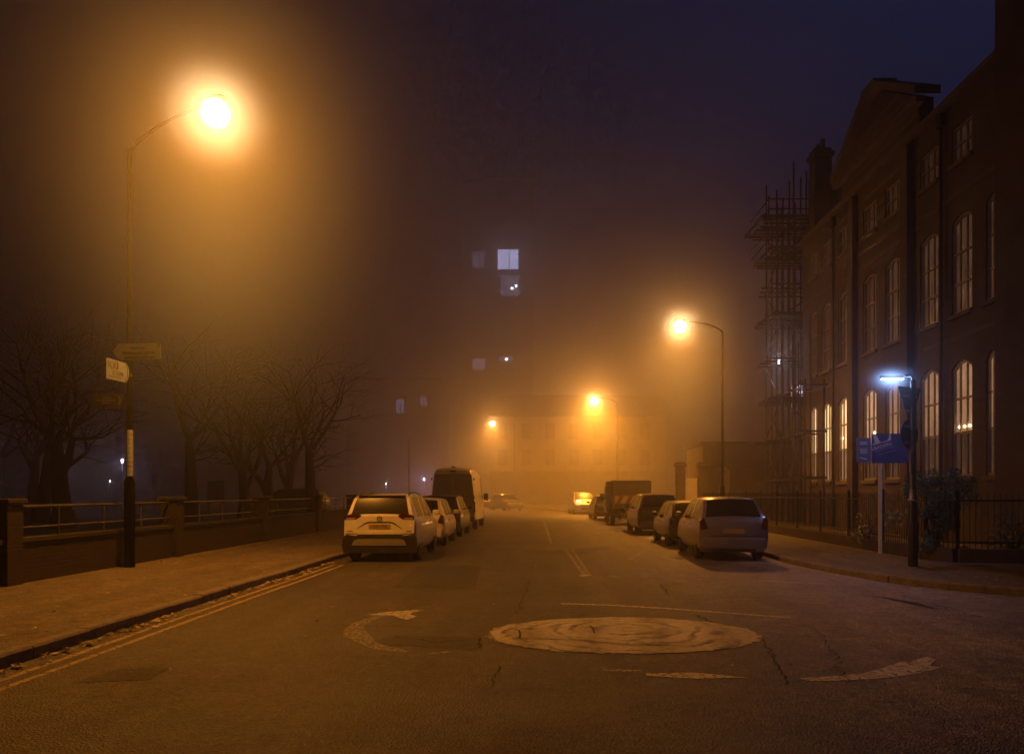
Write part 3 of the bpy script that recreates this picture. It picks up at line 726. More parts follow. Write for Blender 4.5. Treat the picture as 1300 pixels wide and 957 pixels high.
def make_car(name, label, cat, loc, rz, st, wheels, wr, paint, group, roof=None, tail='tall', plate=None, trim=None, lit=None, W=.89, rails=False, aerial=False, mirror_m=None, belt=None, rear_detail=None):
    root = thing(name, label, cat, loc, rz, group)
    trim = trim or M['plastic']; roof = roof or paint
    mb = car_loft(st, wheels, wr)
    mats = [paint, M['glass'], M['glass'], M['glass'], trim, M['plastic'], roof]
    body = mb.build('body', mats, root)
    cut = MB()
    for y in wheels:
        for s in (-1, 1): cut.tube((s * (W - .26), y, wr), (s * (W + .3), y, wr), wr + .065, n=28, mi=5)
    co = cut.build('cutter', mats); boolean(body, co)
    full = body.data
    for mi, nm in ((1, 'rear_window'), (2, 'side_window'), (3, 'windscreen')):
        me = split_by_material(full, {mi})
        if not len(me.polygons): bpy.data.meshes.remove(me); continue
        me.materials.clear(); me.materials.append(M['glass'])
        for p in me.polygons: p.material_index = 0
        smoothen(me, 30)
        if mi == 2:
            for sgn in (-1, 1):
                bm = bmesh.new(); bm.from_mesh(me); bmesh.ops.delete(bm, geom=[f for f in bm.faces if f.calc_center_median().x * sgn < 0], context='FACES')
                m2 = bpy.data.meshes.new(nm); bm.to_mesh(m2); bm.free(); m2.materials.append(M['glass']) if not m2.materials else None
                link(nm, m2, root)
        else: link(nm, me, root)
    keep = split_by_material(full, {0, 4, 5, 6}); keep.materials.clear()
    for m in mats: keep.materials.append(m)
    body.data = keep; smoothen(keep, 38)
    ty, rm = wheel_meshes(wr)
    for y in wheels:
        for s in (-1, 1):
            w_ = bpy.data.objects.new('wheel', None); C.objects.link(w_); w_.parent = root; w_.location = (s * (W - .125), y, wr)
            if s > 0: w_.rotation_euler = (0, 0, math.pi)
            link('tyre', ty, w_); link('rim', rm, w_)
    # mirrors
    my = [s_[0] for s_ in st if s_[5] == 'ws'] or [st[-1][0] * .7]
    y = my[-1] - .02; zb = belt or max(s_[2] for s_ in st)
    for s in (-1, 1):
        b = MB(); xa, xb = sorted((s * (W - .02), s * (W + .17))); b.rbox((xa, y - .05, zb + .0), (xb, y + .07, zb + .14), .035); b.build('door_mirror', mirror_m or paint, root, smooth=True)
    # door handles
    for s in (-1, 1):
        for yy in (wheels[0] + .55, wheels[0] + 1.45):
            b = MB(); xa, xb = sorted((s * (W * .985), s * (W * .985 + .03))); b.rbox((xa, yy, zb - .15), (xb, yy + .18, zb - .115), .01)
            b.build('door_handle', paint, root)
    if rails:
        for s in (-1, 1):
            b = MB(); zt = max(s_[3] for s_ in st); b.path([(s * .60, .55, zt - .02), (s * .60, .7, zt + .045), (s * .6, 1.6, zt + .06), (s * .6, 2.3, zt + .0)], [.016] * 4, 6); b.build('roof_rail', M['plastic'], root, smooth=True)
    if aerial:
        b = MB(); zt = max(s_[3] for s_ in st); b.path([(0, .62, zt + .0), (0, .60, zt + .05), (0, .40, zt + .28)], [.012, .006, .003], 5); b.build('aerial', M['plastic'], root)
    if rear_detail: rear_detail(root, paint)
    # headlights
    yf = st[-1][0]; wf = st[-1][4]
    for s in (-1, 1):
        b = MB(); zf = (lit or {}).get('z', .66)
        b.prism([(s * wf * .98, yf - .015, zf - .06), (s * wf * .55, yf - .0, zf - .05), (s * wf * .6, yf, zf + .05), (s * (wf * 1.0), yf - .06, zf + .09)], (0, .03, 0))
        m = M['clear_lens']
        if lit: m = lit['l'] if s < 0 else lit['r']
        b.build('headlight', m, root)
    b = MB(); b.rbox((-wf * .5, yf - .01, .36), (wf * .5, yf + .02, .52), .01); b.build('grille', M['plastic'], root)
    return root

def hatch_st(L, H, W, belt=.98, rg=(.10, .44), roofy=.6, bonnet=.95, zb=.20, wsy=None):
    ws0, ws1 = wsy or (L * .60, L * .775)
    a, b = rg
    dz = H - belt
    return [
        (.0, zb + .12, belt - .10, belt - .08, W * .86, '', ''),
        (.05, zb + .04, belt - .02, belt + .0, W * .955, '', ''),
        (a, zb + .02, belt, belt + .06, W * .975, 'rg', ''),
        (a + (b - a) * .5, zb, belt, belt + dz * .56, W * .985, 'rg', 'r'),
        (b, zb, belt, H - .055, W * .99, '', 'r'),
        (roofy, zb, belt, H - .02, W, 'roof', 'w'),
        (L * .34, zb, belt, H, W, 'roof', 'p'), (L * .34 + .08, zb, belt, H, W, 'roof', 'w'),
        (L * .52, zb, belt - .01, H - .005, W, 'roof', 'p'), (L * .52 + .06, zb, belt - .01, H - .008, W, 'roof', 'w'),
        (ws0, zb, belt - .02, H - .05, W, 'ws', 'w'),
        ((ws0 + ws1) / 2, zb, belt - .03, belt + (H - belt) * .52, W, 'ws', 'w'),
        (ws1, zb, belt - .05, belt + .02, W * .99, '', ''),
        (L * .86, zb, belt - .12, bonnet - .03, W * .985, '', ''),
        (L * .955, zb + .02, .74, .80, W * .95, '', ''),
        (L - .04, zb + .05, .66, .70, W * .88, '', ''),
        (L, zb + .12, .58, .60, W * .78, '', '')]

def poly_y(mb, pts, y, ext, mi=0, mirror=False):
    mb.prism([(x, y, z) for x, z in pts], (0, ext, 0), mi)
    if mirror: mb.prism([(-x, y, z) for x, z in pts], (0, ext, 0), mi)

white = car_paint('white_car_paint', (.72, .70, .68)); silver = car_paint('silver_lilac_paint', (.26, .24, .26), .34, .45)
dark = car_paint('dark_car_paint', (.025, .024, .026)); pale = car_paint('pale_car_paint', (.62, .55, .42)); grey = car_paint('grey_car_paint', (.075, .072, .07), .34, .4)
blackroof = car_paint('black_roof_paint', (.013, .013, .014), .25)

def suv_rear(root, paint):
    b = MB()   # lower cladding of the bumper
    poly_y(b, [(-.86, .22), (.86, .22), (.89, .40), (.87, .60), (.78, .66), (.60, .63), (-.60, .63), (-.78, .66), (-.87, .60), (-.89, .40)], -.045, .15); b.build('rear_bumper', M['plastic'], root)
    b = MB(); poly_y(b, [(-.66, .40), (.66, .40), (.60, .52), (.52, .555), (-.52, .555), (-.60, .52)], -.062, .05); b.build('skid_strip', car_paint('skid_strip_paint', (.33, .31, .30), .4, .4), root)
    b = MB(); poly_y(b, [(-.55, .665), (.55, .665), (.50, .73), (-.50, .73)], -.03, .1); b.build('bumper_lip', paint, root)
    # tailgate skin: white with dropped shoulders under the lamps
    b = MB(); poly_y(b, [(-.82, .69), (.82, .69), (.84, 1.00), (.56, 1.01), (.42, 1.10), (-.42, 1.10), (-.56, 1.01), (-.84, 1.00)], -.012, .06); b.build('tailgate', paint, root)
    for s in (-1, 1):
        b = MB(); poly_y(b, [(s * .44, 1.085), (s * .56, 1.012), (s * .83, 1.005), (s * .82, 1.11), (s * .66, 1.15), (s * .46, 1.13)], -.006, .1); tl = b.build('tail_light', M['red_lens'], root)
        b = MB(); poly_y(b, [(s * .58, 1.03), (s * .80, 1.025), (s * .79, 1.05), (s * .60, 1.055)], -.011, .004); b.build('lamp_strip', M['clear_lens'], tl)
    b = MB()   # dark strip painted as the shade of the arched crease over the plate
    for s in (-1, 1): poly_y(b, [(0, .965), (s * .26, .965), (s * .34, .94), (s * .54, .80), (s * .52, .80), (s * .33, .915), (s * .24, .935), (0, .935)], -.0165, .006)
    b.build('crease_shade_strip', M['ink'], root)
    b = MB(); b.rbox((-.26, -.022, .795), (.26, -.010, .91), .004); pl = b.build('number_plate', M['plate_y'], root)
    text_obj('LY69 GML', .105, M['ink'], pl, Matrix.Translation((0, -.0235, .852)) @ Matrix.Rotation(R(90), 4, 'X') @ Matrix.Scale(.86, 4, (1, 0, 0)), 'plate_lettering')
    b = MB(); 
    n = 22
    for k in range(n):
        a0, a1 = 2 * math.pi * k / n, 2 * math.pi * (k + 1) / n
        q = [(r * math.cos(a), 1.035 + r * math.sin(a)) for r, a in ((.05, a0), (.05, a1), (.063, a1), (.063, a0))]
        poly_y(b, q, -.022, .012)
    poly_y(b, [(-.075, 1.018), (.012, 1.05), (.004, 1.03), (.075, 1.052), (-.010, 1.018), (.0, 1.040)], -.021, .006); b.build('badge', M['plastic'], root)
    for s in (-1, 1):
        b = MB(); b.rbox((s * .70 - .06, -.016, .725), (s * .70 + .06, -.008, .745), .003); b.build('reflector', M['red_lens'], root)
    b = MB(); b.rbox((-.56, .22, 1.555), (.56, .45, 1.60), .015); b.build('roof_spoiler', M['plastic'], root)
    b = MB(); b.path([(-.02, .085, 1.16), (-.3, .125, 1.19), (-.42, .135, 1.20)], [.012] * 3, 5); b.build('rear_wiper', M['plastic'], root)

def generic_rear(root, paint, W=.86, belt=.98, plate='', tall=True, rec=True):
    for s in (-1, 1):
        b = MB()
        if tall: poly_y(b, [(s * W * .74, belt - .22), (s * W * .93, belt - .24), (s * W * .96, belt - .02), (s * W * .86, belt + .05), (s * W * .80, belt - .06)], -.004, .1)
        else: poly_y(b, [(s * W * .62, belt - .20), (s * W * .94, belt - .20), (s * W * .95, belt - .03), (s * W * .66, belt - .06)], -.004, .08)
        b.build('tail_light', M['red_lens'], root)
    b = MB(); b.rbox((-W * .9, -.055, .30), (W * .9, .10, .56), .04); b.build('rear_bumper', paint, root, smooth=True)
    b = MB(); b.rbox((-.26, -.064, .60 - .16), (.26, -.052, .55), .004) if not tall else b.rbox((-.26, -.012, .66), (.26, .012, .77), .004); b.build('number_plate', M['plate_y'], root)
    b = MB(); b.rbox((-W * .6, -.062, .22), (W * .6, .05, .305), .01); b.build('bumper_trim', M['plastic'], root)
    b = MB(); b.path([(.0, .085, belt + .09), (.3, .10, belt + .10)], [.01] * 2, 5); b.build('rear_wiper', M['plastic'], root)
    b = MB(); b.box((-W * .68, -.004, .60), (W * .68, .03, .612)); b.build('tailgate_seam', M['ink'], root)

LG = 'cars parked along the left kerb'; RG = 'cars parked along the right kerb'
make_car('parked_car', 'white crossover with black roof parked nearest on the left, number plate in view', 'car', (-3.91, 19.0, 0), 0,
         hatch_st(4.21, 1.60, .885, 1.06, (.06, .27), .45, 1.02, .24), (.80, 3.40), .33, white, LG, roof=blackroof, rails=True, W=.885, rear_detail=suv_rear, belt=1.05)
make_car('parked_car', 'pale saloon-height hatchback second from the front of the left row', 'car', (-3.86, 24.2, 0), R(.6),
         hatch_st(4.05, 1.47, .86, .95, (.08, .48), .6, .93), (.75, 3.28), .31, pale, LG, W=.86, rear_detail=lambda r, p: generic_rear(r, p, .86, .95))
make_car('parked_car', 'dark hatchback parked third in the left row just before the van', 'car', (-3.92, 29.3, 0), R(-.4),
         hatch_st(4.2, 1.55, .88, 1.0, (.08, .46), .6, .98), (.78, 3.38), .32, dark, LG, W=.88, rear_detail=lambda r, p: generic_rear(r, p, .88, 1.0))
make_car('parked_car', 'silver hatchback with short roof aerial parked nearest on the right', 'car', (4.62, 19.3, 0), R(-1.0),
         hatch_st(3.9, 1.525, .86, 1.0, (.06, .46), .58, .98), (.72, 3.2), .305, silver, RG, W=.86, aerial=True, rear_detail=lambda r, p: generic_rear(r, p, .86, 1.0))
make_car('parked_car', 'low dark car parked directly in front of the silver hatchback', 'car', (4.70, 24.3, 0), R(.3),
         hatch_st(4.0, 1.38, .86, .88, (.08, .70), .95, .86), (.75, 3.25), .31, grey, RG, W=.86, rear_detail=lambda r, p: generic_rear(r, p, .86, .88, tall=False))
make_car('parked_car', 'taller grey car with pale shiny roof parked behind the truck', 'car', (4.55, 31.0, 0), R(.5),
         hatch_st(4.3, 1.60, .89, 1.02, (.08, .42), .6, 1.0), (.8, 3.45), .33, grey, RG, roof=pale, W=.89, rear_detail=lambda r, p: generic_rear(r, p, .89, 1.02))
make_car('parked_car', 'dark low car between the truck and the car with lit headlights', 'car', (3.95, 48.0, 0), R(3),
         hatch_st(4.2, 1.48, .88, .96, (.08, .5), .6, .95), (.78, 3.38), .32, dark, RG, W=.88, rear_detail=lambda r, p: generic_rear(r, p, .88, .96))
make_car('parked_car', 'distant tall car facing down the street with a bright headlight on', 'car', (2.75, 64.2, 0), R(180 + 6),
         hatch_st(4.3, 1.66, .9, 1.10, (.08, .5), .6, .95), (.8, 3.45), .33, pale, None, W=.9, lit=dict(l=M['head_lit'], r=M['head_dim'], z=1.0))
make_car('parked_car', 'distant car half lost in fog beyond the white van', 'car', (-4.3, 76, 0), R(24 + 180),
         hatch_st(4.3, 1.5, .9, .96, (.08, .5), .6, .95), (.8, 3.45), .33, grey, 'distant cars lost in the fog', W=.9)
make_car('parked_car', 'farther distant car facing out of the fog beside the van mirror', 'car', (-7.6, 82, 0), R(28 + 180),
         hatch_st(4.3, 1.5, .9, .96, (.08, .5), .6, .95), (.8, 3.45), .33, grey, 'distant cars lost in the fog', W=.9)
make_car('parked_car', 'dark car parked sideways behind the park wall under the trees', 'car', (-12.9, 47.5, .10), R(90),
         hatch_st(4.5, 1.78, .92, 1.1, (.08, .4), .6, 1.05), (.85, 3.6), .35, dark, None, W=.92)

# panel van
def make_van():
    root = thing('panel_van', 'tall white panel van parked behind three cars on the left', 'van', (-3.98, 35.0, 0))
    st = []
    W = 1.0
    def S(y, zb, belt, zt, w, t='', s=''): st.append((y, zb, belt, zt, w, t, s))
    mb = MB(); nr = 9
    sec = [(0, .42, 2.62, .97), (.06, .40, 2.70, 1.0), (.35, .36, 2.74, 1.0), (2.5, .34, 2.74, 1.0), (4.0, .34, 2.70, 1.0), (4.55, .32, 2.52, .985), (4.95, .32, 1.95, .98), (5.3, .32, 1.42, .97), (5.75, .34, 1.22, .93), (5.95, .42, .98, .82)]
    for y, zb, zt, w in sec:
        tumble = .16 * max(0, (zt - 1.2) / 1.5)
        h = [(0, zb), (w * .9, zb), (w, zb + .1), (w * 1.0, .9 if zt > 1.2 else zb + .3), (w * .99 - tumble * .15, min(1.35, zt - .12)), (w * .97 - tumble * .8, zt - .22 if zt > 1.6 else zt - .06), (w * .90 - tumble, zt - .05), (w * .7 - tumble, zt), (0, zt + .03)]
        for x, z in h + [(-x, z) for x, z in h[-2:0:-1]]: mb.v.append(Vector((x, y, z)))
    rn = 2 * nr - 2
    for i in range(len(sec) - 1):
        for k in range(rn):
            a = i * rn + k; b = i * rn + (k + 1) % rn; mb.f.append((a, b, b + rn, a + rn)); j = k if k < nr - 1 else rn - 1 - k
            mi = 0
            if j >= 7 and 5 <= i <= 6: mi = 3
            if j == 4 and i in (4, 5): mi = 2
            mb.m.append(mi)
    mb.f.append(tuple(range(rn - 1, -1, -1))); mb.m.append(0); mb.f.append(tuple((len(sec) - 1) * rn + k for k in range(rn))); mb.m.append(0)
    vp = car_paint('white_van_paint', (.55, .52, .50), .5)
    mats = [vp, M['glass'], M['glass'], M['glass'], M['plastic'], M['plastic']]
    body = mb.build('body', mats, root); cut = MB()
    for y in (1.15, 4.85):
        for s in (-1, 1): cut.tube((s * .72, y, .36), (s * 1.3, y, .36), .43, n=26, mi=5)
    boolean(body, cut.build('cutter', mats)); full = body.data
    for mi, nm in ((2, 'cab_window'), (3, 'windscreen')):
        me = split_by_material(full, {mi}); me.materials.clear(); me.materials.append(M['glass'])
        for p in me.polygons: p.material_index = 0
        link(nm, me, root)
    keep = split_by_material(full, {0, 4, 5}); keep.materials.clear(); [keep.materials.append(m) for m in mats]; body.data = keep; smoothen(keep, 35)
    ty, rm = wheel_meshes(.36)
    for y in (1.15, 4.85):
        for s in (-1, 1):
            w_ = bpy.data.objects.new('wheel', None); C.objects.link(w_); w_.parent = root; w_.location = (s * .88, y, .36)
            if s > 0: w_.rotation_euler = (0, 0, math.pi)
            link('tyre', ty, w_); link('rim', rm, w_)
    dp = car_paint('van_rear_door_tone', (.16, .145, .14), .55)  # rear doors toned darker than the white body
    for s in (-1, 1):
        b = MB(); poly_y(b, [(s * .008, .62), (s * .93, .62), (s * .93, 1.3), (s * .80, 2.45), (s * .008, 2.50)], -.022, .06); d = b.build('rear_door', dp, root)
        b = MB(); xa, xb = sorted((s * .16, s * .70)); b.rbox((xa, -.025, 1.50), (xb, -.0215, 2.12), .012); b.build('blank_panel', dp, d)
        b = MB()
        for z in (.8, 1.4, 2.2): xa, xb = sorted((s * .90, s * .96)); b.rbox((xa, -.035, z), (xb, .0, z + .1), .01)
        b.build('hinge', M['plastic'], d)
        b = MB(); xa, xb = sorted((s * .86, s * .985)); b.rbox((xa, -.02, .78), (xb, .1, 1.25), .02); b.build('tail_light', M['red_lens'], root)
        b = MB(); xa, xb = sorted((s * 1.0, s * 1.22)); b.rbox((xa, 4.62, 1.25), (xb, 4.75, 1.62), .04); b.build('door_mirror', M['plastic'], root)
        b = MB(); b.prism([(s * .70, 5.93, .82), (s * .52, 5.955, .82), (s * .55, 5.95, .95), (s * .80, 5.84, 1.02)], (0, .03, 0)); b.build('headlight', M['clear_lens'], root)
    b = MB(); b.rbox((-.95, -.10, .40), (.95, .05, .60), .03); b.build('rear_bumper', M['plastic'], root)
    b = MB(); b.rbox((-.26, -.035, .68), (.26, -.024, .79), .004); b.build('number_plate', M['plate_y'], root)
    b = MB(); b.rbox((-.14, -.03, 2.56), (.14, .06, 2.63), .015); b.build('brake_light', M['red_lens'], root)
    b = MB(); b.rbox((-.10, .3, 2.76), (.06, .46, 2.82), .02); b.build('roof_vent', M['plastic'], root)
make_van()

def make_truck():
    root = thing('tipper_truck', 'dark tipper truck with red and white chevron tailboard parked on the right', 'truck', (4.35, 39.6, 0))
    b = MB()
    for s in (-1, 1): b.box((s * .42 - .05, .1, .55), (s * .42 + .05, 5.3, .75))
    for y in (.3, 1.6, 3.0): b.box((-.42, y, .58), (.42, y + .1, .72))
    b.build('chassis', M['plastic'], root)
    b = MB(); W = 1.02
    b.box((-W, .0, .86), (W, 3.35, .93))
    for s in (-1, 1): xa, xb = sorted((s * W, s * (W - .05))); b.box((xa, .0, .933), (xb, 3.35, 1.60))
    b.box((-W + .052, 3.28, .933), (W - .052, 3.35, 1.75)); b.build('tipper_body', M['navy'], root)
    b = MB()   # mesh cage above the sides
    for s in (-1, 1):
        for k in range(8): b.box((s * (W - .03) - .02, .02 + k * .46, 1.60), (s * (W - .03) + .02, .06 + k * .46, 2.22))
        for z in (1.75, 1.95, 2.20): b.box((s * (W - .03) - .015, .07, z), (s * (W - .03) + .015, 3.3, z + .03))
    b.build('cage_side', M['navy'], root)
    b = MB(); b.box((-W + .05, .0, 1.55), (W - .05, .045, 2.24)); b.box((-W + .05, -.02, 2.20), (W - .05, .02, 2.26)); b.box((-W + .05, -.02, 1.53), (W - .05, .0, 1.58)); b.build('tail_panel', M['navy'], root)
    b = MB(); b.box((-.80, -.012, 1.12), (.99, .05, 1.49)); tb = b.build('chevron_board', M['chev_w'], root)
    b = MB()
    for k in range(4):
        x = -.74 + k * .46; b.prism([(x, -.016, 1.125), (x + .2, -.016, 1.125), (x + .38, -.016, 1.485), (x + .18, -.016, 1.485)], (0, .003, 0))
    b.build('chevron_stripe', M['chev_r'], tb)
    b = MB(); b.box((-W, .0, .933), (W, .05, 1.10)); b.build('tailboard', M['navy'], root)
    b = MB(); b.tube((-.86, -.05, .85), (-.86, -.05, 2.3), .018, n=6); b.build('ladder_pole', M['galv'], root)
    b = MB(); b.rbox((-1.0, -.06, .42), (1.0, .06, .58), .015); b.build('rear_bumper', M['plastic'], root)
    for s in (-1, 1):
        b = MB(); xa, xb = sorted((s * .62, s * .96)); b.rbox((xa, -.05, .62), (xb, .02, .76), .01); b.build('tail_light', M['red_lens'], root)
    b = MB(); b.rbox((-.26, -.07, .64), (.26, -.055, .75), .004); b.build('number_plate', M['plate_y'], root)
    # cab
    b = MB(); prof = [(3.5, .55), (5.45, .55), (5.5, 1.05), (5.25, 1.2), (4.75, 2.02), (3.55, 2.06)]
    b.prism([(-.95, y, z) for y, z in prof], (1.9, 0, 0)); cab = b.build('cab', car_paint('truck_cab_paint', (.45, .42, .36)), root)
    b = MB(); b.prism([(-.8, 5.262, 1.23), (.8, 5.262, 1.23), (.74, 4.80, 1.97), (-.74, 4.80, 1.97)], (0, .012, .008)); b.build('windscreen', M['glass'], cab)
    for s in (-1, 1):
        b = MB(); b.prism([(s * .951, 3.95, 1.25), (s * .951, 5.1, 1.25), (s * .951, 4.72, 1.9), (s * .951, 3.95, 1.92)], (s * .01, 0, 0)); b.build('side_window', M['glass'], cab)
        b = MB(); xa, xb = sorted((s * .98, s * 1.2)); b.rbox((xa, 4.95, 1.25), (xb, 5.05, 1.6), .02); b.build('door_mirror', M['plastic'], cab)
    b = MB(); b.lathe([(.07, 0), (.07, .09), (.03, .13)], (0, 4.0, 2.06), n=12); b.build('roof_beacon', M['fallen'], cab)
    ty, rm = wheel_meshes(.36)
    for y in (.9, 4.6):
        for s in (-1, 1):
            w_ = bpy.data.objects.new('wheel', None); C.objects.link(w_); w_.parent = root; w_.location = (s * .85, y, .36)
            if s > 0: w_.rotation_euler = (0, 0, math.pi)
            link('tyre', ty, w_); link('rim', rm, w_)
make_truck()

# ------------------------------------------------------------------ right side: the school
BX = 13.0; BY0, BY1 = 19.4, 40.0; EAVE = 14.0
school = thing('school_building', 'three-storey dark brick school with tall arched windows and a pedimented gable', 'building', (BX, 30, LZ))
wall = MB(); wall.box((BX, BY0, .05), (BX + .40, BY1, EAVE)); wo = wall.build('wall', [M['school_brick'], M['school_brick']])
# window table: centre y, width
cols = [(23.1, .62), (24.76, 1.22), (26.85, 1.27), (29.62, 1.35), (31.75, 1.3), (34.45, 1.3), (36.6, 1.2), (38.3, 1.0)]
floors = [(2.15, 5.55, .24), (7.25, 10.15, .18), (12.0, 13.15, 0)]
cut = MB(); wins = []
def arch_outline(y0, y1, z0, z1, rise, x):
    pts = [(x, y0, z0), (x, y1, z0), (x, y1, z1)]
    if rise:
        for k in range(1, 8):
            t = k / 8; pts.append((x, y1 + (y0 - y1) * t, z1 + rise * math.sin(math.pi * t)))
    pts.append((x, y0, z1)); return pts
for fi, (z0, z1, rise) in enumerate(floors):
    for ci, (yc, w) in enumerate(cols):
        if fi == 2 and ci == 0: continue
        y0, y1 = yc - w / 2, yc + w / 2
        wins.append((fi, ci, y0, y1, z0, z1, rise)); cut.prism(arch_outline(y0, y1, z0, z1, rise, BX - .1), (.7, 0, 0), 1)
boolean(wo, cut.build('cutter', M['school_brick'])); 
wo.parent = school; wo.matrix_parent_inverse = Matrix.Translation(-Vector((BX, 30, LZ)))
gables = MB()
b = MB(); b.box((BX + .402, BY0, .05), (BX + 12, BY0 + .4, EAVE)); off(school, b).build('end_wall', M['school_brick'], school)
b = MB(); b.box((BX + .402, BY1 - .4, .05), (BX + 12, BY1, EAVE)); off(school, b).build('end_wall', M['school_brick'], school)
b = MB(); b.box((BX + 3.5, BY0 + .45, .05), (BX + 3.6, BY1 - .45, EAVE)); off(school, b).build('inner_wall', M['room_dark'], school)
b = Many()
for z in (0.06, 6.3, 10.9): b.new().box((BX + .405, BY0 + .45, z), (BX + 3.45, BY1 - .45, z + .3))
b.build('storey_floor', M['room_dark'], school)
# roof
b = MB(); b.prism([(BX - .25, BY0 - .1, EAVE + .15), (BX + 6, BY0 - .1, EAVE + 5.0), (BX + 12.2, BY0 - .1, EAVE + .15)], (0, BY1 - BY0 + .2, 0)); rf = off(school, b).build('roof', M['slate'], school)
b = MB(); b.box((BX - .28, BY0 - .12, EAVE + .0), (BX + .0 - .003, BY1 + .12, EAVE + .14)); off(school, b).build('eaves_cornice', M['stone'], school)
for (cx, cy, s, z0, z1) in ((BX + 1.6, 46.4, .65, .05, 19.5), (BX + 2.8, 47.6, .75, .05, 21.6)):
    pass
for (cx, cy, sx, sy, z0, z1) in ((BX + 1.75, 39.5, .40, .40, EAVE + .5, 17.3), (BX + .75, 39.55, .42, .42, EAVE - 1, 18.6)):
    b = MB(); b.box((cx - sx, cy - sy, z0), (cx + sx, cy + sy, z1)); b.box((cx - sx - .1, cy - sy - .1, z1 - .4), (cx + sx + .1, cy + sy + .1, z1 - .2))
    ch = off(school, b).build('chimney', M['school_brick'], rf)
    b = MB()
    for k in (-.3, .3): b.lathe([(.14, z1), (.11, z1 + .45)], (cx, cy + k, 0), n=10)
    off(school, b).build('chimney_pot', M['dark_brick'], ch)
# gable bay: projecting brick panel, stone bands and pediment
b = MB(); gy0, gy1 = 27.3, 35.0; gm = (gy0 + gy1) / 2
b.box((BX - .0 + .0, gy0 + .25, EAVE + .15), (BX + .5, gy1 - .25, 15.3))
b.prism([(BX, gy0 + .2, 15.3), (BX, gy1 - .2, 15.3), (BX, gm + .5, 17.1), (BX, gm - .5, 17.1)], (.5, 0, 0)); off(school, b).build('pediment', M['school_brick'], school)
b = MB()
for s, ya in ((1, gy0 - .15), (-1, gy1 + .15)):
    pr = [(ya, 15.25), (ya, 15.55), (gm - s * .55, 17.48), (gm - s * .55, 17.15)]
    b.prism([(BX - .35, y, z) for y, z in pr], (.9, 0, 0))
b.box((BX - .36, gm - .60, 17.12), (BX + .56, gm + .60, 17.55)); b.box((BX - .28, gy0 - .1, 15.0), (BX - .003, gy1 + .1, 15.24))
off(school, b).build('pediment_cornice', M['stone'], school)
b = Many()
z = 11.1
def bands(y0, y1, z, h=.16):
    segs = [(y0, y1)]
    for fi, ci, a, c, z0, z1, rise in wins:
        if z + h > z0 - .16 and z < z1 + rise + .05:
            ns = []
            for p, q in segs:
                if c + .02 < p or a - .02 > q: ns.append((p, q))
                else:
                    if a - .02 > p: ns.append((p, a - .02))
                    if c + .02 < q: ns.append((c + .02, q))
            segs = ns
    for p, q in segs: b.new().box((BX - .012, p, z), (BX + .02, q, z + h))
for z in (10.75, 11.35, 12.25, 12.75, 13.4): bands(gy0 + .3, gy1 - .3, z)
for z in (14.3, 14.72): b.new().box((BX - .012, gy0 + .3, z), (BX + .02, gy1 - .3, z + .16))
for z in (15.6, 16.1): 
    t = (z - 15.3) / 1.9; b.new().box((BX - .012, gy0 + .5 + 3.0 * t, z), (BX + .02, gy1 - .5 - 3.0 * t, z + .14))
for z in (6.45, 10.95): bands(BY0, gy0 - .1, z, .14); bands(gy1 + .1, BY1, z, .14)
b.build('stone_banding', M['stone'], school)
b = Many()
for yy in (28.3, 33.25): b.new().box((BX - .22, yy - .28, .05), (BX - .003, yy + .28, 13.9))
b.build('pilaster', M['school_brick'], school)
b = Many()
for yy in (25.85, 33.75, 35.5): q = b.new(); q.tube((BX - .1, yy, .1), (BX - .1, yy, 13.9), .055, n=8); q.box((BX - .2, yy - .14, 13.5), (BX - .01, yy + .14, 13.9))
b.build('downpipe', M['iron'], school)
b = MB(); b.box((BX - .5, BY0 - .6, .05), (BX + 5, 22.05, 15.4)); b.box((BX - .65, BY0 - .75, 15.4), (BX + 5.1, 22.2, 15.65)); b.box((BX - .4, BY0 - .5, 15.65), (BX + 4.9, 21.9, 17.0))
off(school, b).build('stair_tower', M['school_brick'], school)
